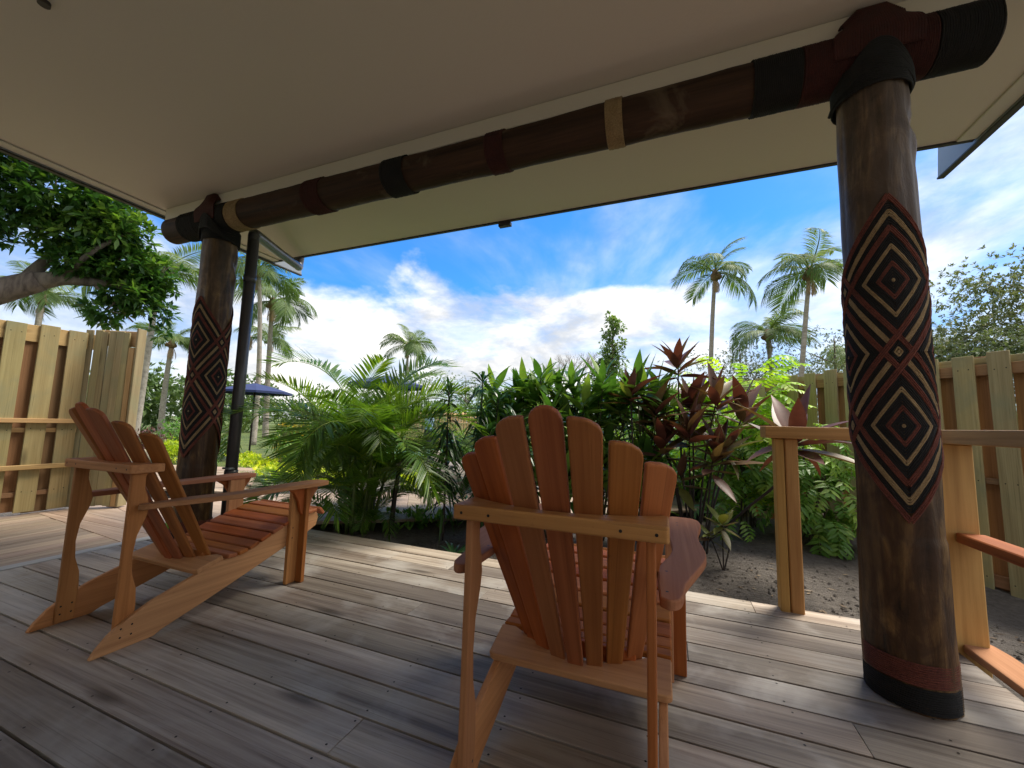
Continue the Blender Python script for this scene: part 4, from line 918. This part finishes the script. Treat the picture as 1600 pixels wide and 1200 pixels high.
# fan palm and spiky palms behind the bushes
def fan(loc, label, heads, seed):
    rr = random.Random(seed); t = thing('fan_palm', label, 'palm', loc)
    for (dx, dy, h, az0, sc) in heads:
        n = 22; a = np.linspace(-1.5, 1.5, n); D = np.stack([np.cos(az0)*np.sin(a), np.sin(az0)*np.sin(a), np.cos(a)+.2], 1)
        V, Q, A = leaves(np.tile(np.array([0, 0, 0.0]), (n, 1)), D, np.tile(np.array([-np.sin(az0), np.cos(az0), 0]), (n, 1)), sc, sc*.12, .1, 3, .5, 'lance')
        link('fan_leaf', mknp('fan_leaf', V, Q, MT['fan'], A), t, Matrix.Translation((dx, dy, h)))
        link('stalk', MB().tube([(0, 0, 0), (dx*.6, dy*.6, h*.6), (dx, dy, h)], .012, 5).me('stalk', MT['cane']), t)
    return t
fan((-2.9, 6.4, -.15), 'pale fan palm behind the dracaenas', [(.1, 0, .95, .4, .5), (-.3, .1, .7, 1.0, .45), (.35, .1, .75, -.3, .4)], 1)
fan((-.05, 5.7, -.15), 'pale fan palm peeping over the green shrubs by the purple plants', [(.05, 0, 1.42, .2, .42), (-.25, 0, 1.32, .9, .38), (.35, .1, 1.25, -.4, .36), (-.5, .1, 1.2, .5, .34)], 2)

# boulder, pot, edging, bamboo screen, umbrellas, person
def rock(name, loc, sx, sy, sz, label, seed):
    bm = bmesh.new(); bmesh.ops.create_icosphere(bm, subdivisions=4, radius=1); r = random.Random(seed); ph = [r.uniform(0, 6) for _ in range(9)]
    for v in bm.verts:
        c = v.co; k = 1+.12*math.sin(c.x*3+ph[0])+.10*math.sin(c.y*4+ph[1])+.08*math.sin(c.z*5+ph[2]+c.x*2)+.04*math.sin(c.x*11+ph[3])*math.sin(c.z*9+ph[4])
        v.co = Vector((c.x*sx*k, c.y*sy*k, max(c.z, -.4)*sz*k))
    o = link(name, bm_done(bm, name, MT['stone'], True)); o.location = loc; return tag(o, label, 'rock')
rock('boulder', (-3.25, 6.0, .06), .52, .42, .36, 'large rough brown boulder across the boardwalk', 2)
rock('rock', (-11.9, 5.55, -.05), .6, .4, .25, 'pale rock in the far bed beyond the left fence', 3)
rock('rock', (-4.35, 6.9, .0), .28, .25, .36, 'smaller rounded rock behind the yellow ground cover', 4)
eg = thing('log_edging', 'row of short scalloped edging logs along the far side of the boardwalk', 'edging', (0, 0, 0))
egm = prism('edging_log', [(.075*math.cos(a), .075*math.sin(a)) for a in np.linspace(0, math.pi, 9)]+[(-.075, -.1), (.075, -.1)], -.03, .03, 'y', MT['pale_stone'], .005)
for k in range(18): link('edging_log', egm, eg, Matrix.Translation((-4.15+.152*k*.82, 4.86+.152*k*.57, -.07)) @ Matrix.Rotation(math.atan2(.57, .82), 4, 'Z'))
for loc, s_, lb in (((-5.15, 6.75, -.15), .17, 'dark planter pot beyond the young palm'), ((-3.3, 3.75, -.14), .16, 'dark green planter pot behind the areca clump')):
    pr = [(.0, 0), (.75, 0), (1.0, 1.7), (1.1, 1.7), (1.1, 1.9), (.92, 1.9), (.9, 1.7), (.0, 1.65)]; V, F = [], []
    for r_, z_ in pr:
        for k in range(18): V.append((r_*s_*math.cos(k*math.pi/9), r_*s_*math.sin(k*math.pi/9), z_*s_))
    for i in range(len(pr)-1):
        for k in range(18): F.append((i*18+k, i*18+(k+1) % 18, (i+1)*18+(k+1) % 18, (i+1)*18+k))
    o = link('planter_pot', mk('planter_pot', V, F, MT['pot'], True)); o.location = loc; tag(o, lb, 'pot')
bs = thing('bamboo_screen', 'orange bamboo pole screen far beyond the young palm', 'screen', (-10.9, 13.9, -.2)); dirb = Vector((.86, .5, 0)).normalized()
bpm = MB().tube([(0, 0, 0), (0, 0, .8), (0, 0, 1.62)], .05, 7).me('bamboo_pole', MT['orangez'])
for k in range(46): link('bamboo_pole', bpm, bs, Matrix.Translation(dirb*(k*.118)+Vector((0, 0, random.uniform(-.06, .06)))))
for z in (.45, 1.2): link('cross_pole', MB().tube([Vector((0, -.06, z)), dirb*5.4+Vector((0, -.06, z))], .035, 7).me('cross_pole', MT['orangex']), bs)
def umbrella(loc, rad, zt, label):
    t = thing('garden_umbrella', label, 'umbrella', loc, .2, 'navy umbrellas in the garden')
    V, F = [(0, 0, zt)], []; n = 8
    for r_, dz in ((.5, .17), (1, .42), (1.0, .52)):
        for k in range(n*2):
            a = k*math.pi/n; sag = (1-.045*(k % 2))*r_*rad; V.append((sag*math.cos(a), sag*math.sin(a), zt-dz*rad*.62-(.02 if k % 2 and r_ < 1 else 0)))
    m = n*2
    for k in range(m):
        F.append((0, 1+k, 1+(k+1) % m))
        for q in range(2): F.append((1+q*m+k, 1+(q+1)*m+k, 1+(q+1)*m+(k+1) % m, 1+q*m+(k+1) % m))
    link('canopy', mk('canopy', V, F, MT['canvas']), t); link('pole', MB().tube([(0, 0, 0), (0, 0, zt+.05)], .025, 8).me('pole', MT['darkstem']), t)
    mm = MB()
    for k in range(n): a = k*2*math.pi/n; mm.tube([(0, 0, zt-.05), (rad*.97*math.cos(a), rad*.97*math.sin(a), zt-.29*rad)], .010, 4)
    link('ribs', mm.me('ribs', MT['darkstem']), t)
umbrella((-11.5, 8.2, -.2), 1.0, 2.22, 'left navy umbrella seen just right of the downpipe')
umbrella((-9.1, 11.2, -.2), 1.35, 2.78, 'right navy umbrella seen just above the areca fronds')
def person(loc, rz):
    t = thing('person', 'person in a pale blue top and black skirt standing by the pool', 'person', loc, rz)
    vs = [((0, 0, .95), .12), ((0, 0, 1.15), .115), ((0, 0, 1.38), .13), ((0, 0, 1.50), .055), ((0, .01, 1.58), .075), ((0, .015, 1.68), .075), ((.1, 0, .88), .09), ((.11, .02, .48), .055), ((.11, 0, .09), .04), ((.11, .13, .04), .032), ((-.1, 0, .88), .09), ((-.11, .02, .48), .055), ((-.11, 0, .09), .04), ((-.11, .13, .04), .032), ((.18, 0, 1.42), .05), ((.25, .0, 1.15), .038), ((.24, .12, .95), .028), ((-.18, 0, 1.42), .05), ((-.25, 0, 1.15), .038), ((-.24, .12, .95), .028)]
    ed_ = [(0, 1), (1, 2), (2, 3), (3, 4), (4, 5), (0, 6), (6, 7), (7, 8), (8, 9), (0, 10), (10, 11), (11, 12), (12, 13), (2, 14), (14, 15), (15, 16), (2, 17), (17, 18), (18, 19)]
    me = bpy.data.meshes.new('body'); me.from_pydata([v for v, _ in vs], ed_, []); o = link('body', me, t); me.materials.append(plain('skin', (.20, .11, .07), .6))
    md = o.modifiers.new('skin', 'SKIN'); o.modifiers.new('sub', 'SUBSURF').levels = 1
    for i, (_, r_) in enumerate(vs): me.skin_vertices[0].data[i].radius = (r_, r_*.85)
    me.skin_vertices[0].data[0].use_root = True
    def lathe(nm, pr, mat, cy=0):
        V, F = [], []
        for r_, z_ in pr:
            for k in range(16): V.append((r_*math.cos(k*math.pi/8), cy+r_*.8*math.sin(k*math.pi/8), z_))
        for i in range(len(pr)-1):
            for k in range(16): F.append((i*16+k, i*16+(k+1) % 16, (i+1)*16+(k+1) % 16, (i+1)*16+k))
        return link(nm, mk(nm, V, F, mat, True), t)
    lathe('top', [(.16, .93), (.155, 1.1), (.175, 1.3), (.2, 1.41), (.09, 1.49)], plain('pale_blue_cloth', (.33, .42, .62), .8))
    lathe('skirt', [(.28, .38), (.24, .62), (.19, .86), (.165, .98)], plain('black_cloth', (.012, .012, .014), .85))
    lathe('hair', [(.0, 1.80), (.07, 1.785), (.095, 1.72), (.10, 1.64), (.092, 1.54)], plain('black_hair', (.01, .009, .009), .6), -.02)
person((-8.35, 12.8, -.28), R(40))

# ---------------------------------------------------------------- coconut palms
CF = [frond_mesh('coconut_frond', MT['coco'], L_=3.0, el=e, curve=c, nl=60, ll=.80, lw=.046, hang=h, start=.16, vee=.1, rr=.045, sweep=1.0, tone=tn, tilt=ti, blow=b) for e, c, h, tn, ti, b in ((1.15, 1.1, .35, .75, .15, 0), (.85, 1.7, .6, .5, .35, .2), (.45, 1.5, .75, .35, -.3, .1), (.1, 1.3, .8, .4, .2, 0), (.7, 2.2, .7, .6, -.2, .2))]
DF = [frond_mesh('dry_frond', MT['dryfrond'], L_=2.2, el=-.9, curve=.7, nl=26, ll=.5, lw=.06, hang=.8, start=.15, vee=0, rr=.04, tone=.5)]
def coconut(base, crown, label, scale=1.0, nf=18, seed=1, dead=False, r0=.19, grp='coconut palms'):
    rr = random.Random(seed); b = Vector(base); c = Vector(crown)-b; t = thing('coconut_palm', label, 'palm tree', base, 0, grp)
    bend = Vector((rr.uniform(-.3, .3), rr.uniform(-.3, .3), 0)); pth = spline([(0, 0, 0), c*.33+bend*.7, c*.7+bend*.6, c], 16)
    link('trunk', MB().tube(pth, [r0*.82*(1-.38*i/48)*(1+.05*(i % 2)) for i in range(len(pth))], 9).me('trunk', MT['trunk']), t)
    if dead:
        for k in range(6): link('frond', DF[0], t, put(k*1.05+rr.random(), rr.uniform(-.5, .1), 0, scale*.8, c))
        return t
    link('crown_shaft', MB().tube([c-Vector((0, 0, .45*scale)), c-Vector((0, 0, .1)), c+Vector((0, 0, .35*scale))], [.15*scale, .27*scale, .10*scale], 9).me('crown_shaft', MT['copra']), t)
    for k in range(nf):
        f = k/nf; mi = [0, 0, 1, 1, 4, 2, 2, 3][min(7, int(f*8))]
        link('frond', CF[mi], t, put(k*2.4+rr.uniform(-.8, .8), rr.uniform(-.3, .25), rr.uniform(-.7, .7), scale*rr.uniform(.7, 1.1), c+Vector((0, 0, .1))))
    for k in range(3): link('dead_frond', DF[0], t, put(rr.uniform(0, 6), rr.uniform(-.4, 0), 0, scale*.45, c-Vector((0, 0, .15))))
    for k in range(5):
        a = rr.uniform(0, 6.28); bmn = bmesh.new(); bmesh.ops.create_icosphere(bmn, subdivisions=2, radius=.15*scale)
        link('coconut', bm_done(bmn, 'coconut', MT['copra'], True), t, Matrix.Translation(c+Vector((.26*scale*math.cos(a), .26*scale*math.sin(a), -.18*scale))))
    return t
G = -.26
coconut((2.3, 25.9, G), (2.72, 25.86, 10.3), 'tallest coconut palm right of centre with pale straight trunk', .95, 14, 3)
coconut((5.75, 23.2, G), (6.62, 23.07, 8.9), 'coconut palm with curved trunk close to the right carved post', .98, 13, 11, r0=.17)
coconut((6.2, 29.4, G), (6.05, 29.4, 7.2), 'shorter coconut palm between the two right hand palms', 1.0, 16, 5, r0=.2)
coconut((-26.4, 36.3, G), (-26.85, 36.1, 9.3), 'windswept coconut palm above the areca fronds', 1.15, 16, 8)
coconut((-23.9, 18.0, G), (-24.13, 17.83, 8.5), 'coconut palm with long fronds just right of the downpipe', 1.05, 17, 14, r0=.22)
coconut((-36.0, 26.9, G), (-36.15, 26.8, 8.5), 'small distant coconut palm behind the palm right of the downpipe', 1.05, 17, 17, r0=.2)
coconut((-37.6, 25.2, G), (-37.2, 25.34, 9.2), 'dead coconut palm with brown hanging fronds beside the downpipe', 1.0, 0, 18, True, .2)
coconut((-17.9, 8.45, G), (-18.02, 8.68, 6.3), 'coconut palm with yellowing fronds left of the left carved post', .78, 18, 21, r0=.15)
coconut((-28.5, 9.4, G), (-28.56, 9.19, 6.5), 'coconut palm seen through the big tree on the left', .75, 16, 22, r0=.2)
coconut((-17.6, 12.7, G), (-18.0, 12.5, 7.9), 'coconut palm whose fronds hang just under the eave corner', .72, 17, 25, r0=.15)
coconut((13.0, 38, G), (13.1, 37.8, 7.0), 'far small palm at the edge of the right carved post', .9, 16, 27, r0=.2)
coconut((-27.5, 14.2, G), (-27.6, 14.3, 5.3), 'low coconut palm showing between the left fence end and the post', .8, 15, 29, r0=.2)

# ---------------------------------------------------------------- big broad-leaved tree on the left
bt = thing('broadleaf_tree', 'big broad leaved tree with dark glossy crown over the left fence', 'tree', (-10.2, .6, -.25))
o_ = Vector((-10.2, .6, -.25))
def limb(pts, r0, r1, n=7): 
    p = spline([Vector(q)-o_ for q in pts], n); return MB().tube(p, [r0+(r1-r0)*i/(len(p)-1) for i in range(len(p))], 9)
link('trunk', limb([(-10.2, .6, -.3), (-10.0, .9, 1.0), (-9.4, 1.7, 2.05), (-8.9, 2.35, 2.62), (-8.62, 2.72, 2.92)], .26, .15).me('trunk', MT['bark']), bt)
for pts, r0, r1 in (([(-8.62, 2.72, 2.92), (-8.45, 2.9, 3.0), (-8.3, 3.15, 3.02), (-8.1, 3.6, 3.1)], .13, .04), ([(-8.7, 2.6, 2.86), (-8.7, 2.75, 3.2), (-8.5, 3.0, 3.7), (-8.4, 3.2, 4.3)], .10, .03), ([(-9.1, 2.1, 2.45), (-9.0, 2.1, 3.0), (-8.9, 2.3, 3.8), (-9.0, 2.2, 4.6)], .10, .03), ([(-8.3, 3.15, 3.02), (-8.2, 3.4, 2.75), (-8.15, 3.65, 2.5)], .03, .012), ([(-8.45, 2.9, 3.0), (-8.0, 3.0, 3.4), (-7.8, 3.3, 3.8)], .05, .02)):
    link('limb', limb(pts, r0, r1).me('limb', MT['bark']), bt)
cl_ = [(-9.0, 1.9, 4.6, .7, .7, .6), (-8.9, 2.1, 3.75, .55, .5, .45), (-8.5, 2.7, 4.3, .65, .55, .55), (-8.45, 3.0, 3.75, .55, .5, .40), (-8.2, 3.4, 3.45, .5, .45, .40), (-8.1, 3.6, 2.95, .42, .36, .35), (-8.25, 3.35, 2.62, .33, .28, .22), (-8.9, 1.9, 3.3, .4, .4, .25), (-8.35, 3.0, 3.3, .4, .4, .3), (-9.6, 1.2, 4.2, .8, .7, .8), (-8.0, 3.85, 3.35, .3, .3, .3), (-8.8, 2.4, 5.1, .7, .6, .4), (-7.95, 3.2, 3.85, .42, .42, .32), (-8.1, 3.1, 4.15, .4, .4, .3), (-8.2, 3.75, 3.2, .3, .3, .25)]
me = crown_mesh('crown', [(c[0]-o_.x, c[1]-o_.y, c[2]-o_.z, *c[3:]) for c in cl_], 2900, 8, .145, .062, MT['almond'], .3, 'obov', .18, .35, 1.0)
link('crown', me, bt)
m = MB()
for c in cl_:
    for q in range(7):
        e = Vector(unit(1)[0])*.8; m.tube([Vector(c[:3])-o_, Vector((c[0]+e.x*c[3], c[1]+e.y*c[4], c[2]+e.z*c[5]))-o_], [.014, .005], 4, False)
link('twigs', m.me('twigs', MT['bark']), bt)['kind'] = 'stuff'
for p_, lb in (((-8.02, 3.98, 2.72), None),):
    m2 = crown_mesh('hanging_spray', [(p_[0]-o_.x, p_[1]-o_.y, p_[2]-o_.z+.02, .14, .14, .16), (p_[0]-o_.x-.05, p_[1]-o_.y+.05, p_[2]-o_.z-.28, .13, .12, .14)], 26, 7, .15, .06, MT['almond'], .3)
    link('hanging_spray', m2, bt)
    link('limb', limb([(-8.1, 3.6, 3.05), (-8.04, 3.85, 2.95), (-8.02, 3.98, 2.6)], .012, .006).me('limb', MT['bark']), bt)

# ---------------------------------------------------------------- trees further off
def tree(loc, h, clumps, n, per, Ln, Wd, mat, label, tr=.12, name='tree', cat='tree', bark='bark', shell=.35, shape='lance', upb=.3):
    t = thing(name, label, cat, loc); top = max(c[2] for c in clumps)
    link('trunk', MB().tube([(0, 0, -.1), (.05, 0, top*.4), (0, .05, top*.8), (0, 0, top)], [tr, tr*.8, tr*.5, tr*.2], 8).me('trunk', MT[bark]), t)
    m = MB()
    for c in clumps:
        z0 = max(.3*top, c[2]-.5*abs(c[0])-.6)
        m.tube(spline([(0, 0, min(z0, top*.9)), (c[0]*.5, c[1]*.5, (z0+c[2])/2), (c[0], c[1], c[2])], 4), [tr*.35]*4+[tr*.15]*5, 5)
    link('limbs', m.me('limbs', MT[bark]), t)
    link('crown', crown_mesh('crown', clumps, n, per, Ln, Wd, MT[mat], shell, shape, .2, upb), t); return t
cl_ = [(random.uniform(-.75, .75)*(1-k/20), random.uniform(-.5, .5)*(1-k/20), 3.2+k*.27, 1.0*(1-k/21), .8*(1-k/21), .36) for k in range(16)]
tree((-2.78, 21.8, G), 7.8, cl_, 620, 7, .22, .11, 'airy', 'slim airy light green tree above the green shrubs', .09, shell=.2, shape='obov')
t = thing('bare_tree', 'leafless pale twiggy tree left of the slim green tree', 'tree', (-5.57, 24.4, G))
def branch(m, p, d, l, r, depth, rr):
    q = p+d*l; m.tube([p, p.lerp(q, .5)+Vector((rr.uniform(-.04, .04), rr.uniform(-.04, .04), 0))*l, q], [r, r*.85, r*.7], 4, False)
    if depth:
        for _ in range(3 if depth > 1 else 4):
            a = Vector((rr.gauss(0, .5), rr.gauss(0, .5), rr.gauss(.15, .3))); branch(m, q, (d+a).normalized(), l*rr.uniform(.62, .85), r*.62, depth-1, rr)
m = MB(); branch(m, Vector((0, 0, 0)), Vector((0, 0, 1)), 3.0, .09, 1, random.Random(2)); link('trunk', MB().tube([(0, 0, -.1), (0, 0, 3.4)], [.1, .07], 7).me('trunk', MT['twig']), t)
m = MB(); rr = random.Random(6)
for k in range(7): branch(m, Vector((0, 0, 2.6+.2*k)), Vector((math.cos(k*2.4)*.75, math.sin(k*2.4)*.75, .8)).normalized(), 1.15-.05*k, .035, 4, rr)
link('branches', m.me('branches', MT['twig']), t)
def umbrella_tree(loc, s_, label, n, flat=.35, mat='feather', zc=.75, w=1.0):
    cl_ = [(random.uniform(-1, 1)*s_*w, random.uniform(-.5, .5)*s_, s_*(zc+random.uniform(-.35, .35)), s_*.42, s_*.4, s_*.42*flat) for _ in range(11)]
    return tree(loc, s_, cl_, n, 8, .14, .05, mat, label, .11, shell=.1)
umbrella_tree((10.0, 15.6, G), 4.9, 'feathery grey green tree beyond the fence at the right edge', 4300, .45, zc=.98, w=.4)
umbrella_tree((8.3, 17.6, G), 3.9, 'lower feathery tree right of the right carved post', 3000, .5, zc=.95, w=.38)
umbrella_tree((4.3, 28.5, G), 5.4, 'spreading feathery tree behind the lime shrub', 1500, .3, zc=.95, w=.55)
umbrella_tree((8.9, 27.5, G), 5.6, 'feathery tree left of the right carved post', 1500, .3, zc=.92, w=.5)
umbrella_tree((-14.5, 27.0, G), 4.4, 'bushy feathery tree beyond the dracaenas', 900, .5, 'wood', zc=.75, w=.6)
umbrella_tree((-20.5, 28.0, G), 4.4, 'bushy tree below the windswept palm', 900, .5, 'wood', zc=.72, w=.6)
umbrella_tree((-9.0, 26.0, G), 3.9, 'bushy tree behind the tall green shrub', 900, .5, 'wood', zc=.72, w=.6)
wd = []
for k in range(60):
    a = R(-86+k*2.05); d = random.uniform(38, 52); wd.append((d*math.sin(a), d*math.cos(a), random.uniform(1.2, 3.0), random.uniform(2, 3.4), random.uniform(2, 3), random.uniform(1.4, 2.2)))
for k in range(9): wd.append((-37+random.uniform(-3, 3)+k*.2, 15+k*1.1, random.uniform(1.8, 3.4), 2.2, 2.0, 1.8))
me = crown_mesh('woodland', wd, 5200, 7, .55, .24, MT['wood'], .5, 'obov', .2, .4)
tag(link('woodland', me), 'distant mass of green woodland along the horizon', 'woodland', kind='stuff')
# neighbouring house roof over the right fence
nh = thing('neighbour_house', 'neighbouring house with grey roof behind the right fence', 'house', (13.4, 16.6, G), R(-12))
link('wall', box('wall', (-2.6, -2, 0), (2.6, 2, 2.55), MT['cream'], 0), nh)
V = [(-3, -2.4, 2.5), (3, -2.4, 2.5), (3, 2.4, 2.5), (-3, 2.4, 2.5), (-1.4, 0, 3.75), (1.4, 0, 3.75)]
link('roof', mk('roof', V, [(0, 1, 5, 4), (1, 2, 5), (2, 3, 4, 5), (3, 0, 4), (3, 2, 1, 0)], MT['roofgrey']), nh)

# ---------------------------------------------------------------- soil litter
lit = MB(); rr = random.Random(3)
for k in range(3600):
    x = rr.uniform(-3.4, 2.4); yv = 2.85+abs(rr.gauss(0, 1.1)); s_ = rr.choice((.004, .006, .008, .012, .016))*rr.uniform(.6, 1.2)
    if x < -2.2+.62*(yv-3.4)*1.2-.3 and yv > 3.4: continue
    z = gz(x, yv)+s_*.25; h = [rr.uniform(.6, 1.2) for _ in range(6)]
    lit.add([(x+s_*h[0], yv, z), (x-s_*h[1], yv, z), (x, yv+s_*h[2], z), (x, yv-s_*h[3], z), (x, yv, z+s_*h[4]*.8), (x, yv, z-s_*.5)], [(0, 2, 4), (2, 1, 4), (1, 3, 4), (3, 0, 4), (2, 0, 5), (1, 2, 5), (3, 1, 5), (0, 3, 5)])
tag(link('soil_clods', lit.me('soil_clods', MT['ground'], False)), 'small clods and pebbles scattered on the soil bed', 'soil clods', kind='stuff')
n = 190; Pl = np.stack([RNG.uniform(-2.2, 2.2, n), 2.95+np.abs(RNG.normal(size=n))*1.0, np.zeros(n)], 1); Pl[:, 2] = [gz(a, b)+.006 for a, b, _ in Pl]
an = RNG.random(n)*6.28; V, Q, A = leaves(Pl, np.stack([np.cos(an), np.sin(an), .1*RNG.random(n)], 1), UPN(n), .025+.05*RNG.random(n), .010+.014*RNG.random(n), .0, 2, .3, 'lance')
tag(link('fallen_leaves', mknp('fallen_leaves', V, Q, foliage('brown_leaf_scraps', (.06, .04, .025), (.11, .075, .045), (.20, .15, .10), .8, .1), A)), 'dry fallen leaf scraps on the soil bed', 'fallen leaves', kind='stuff')
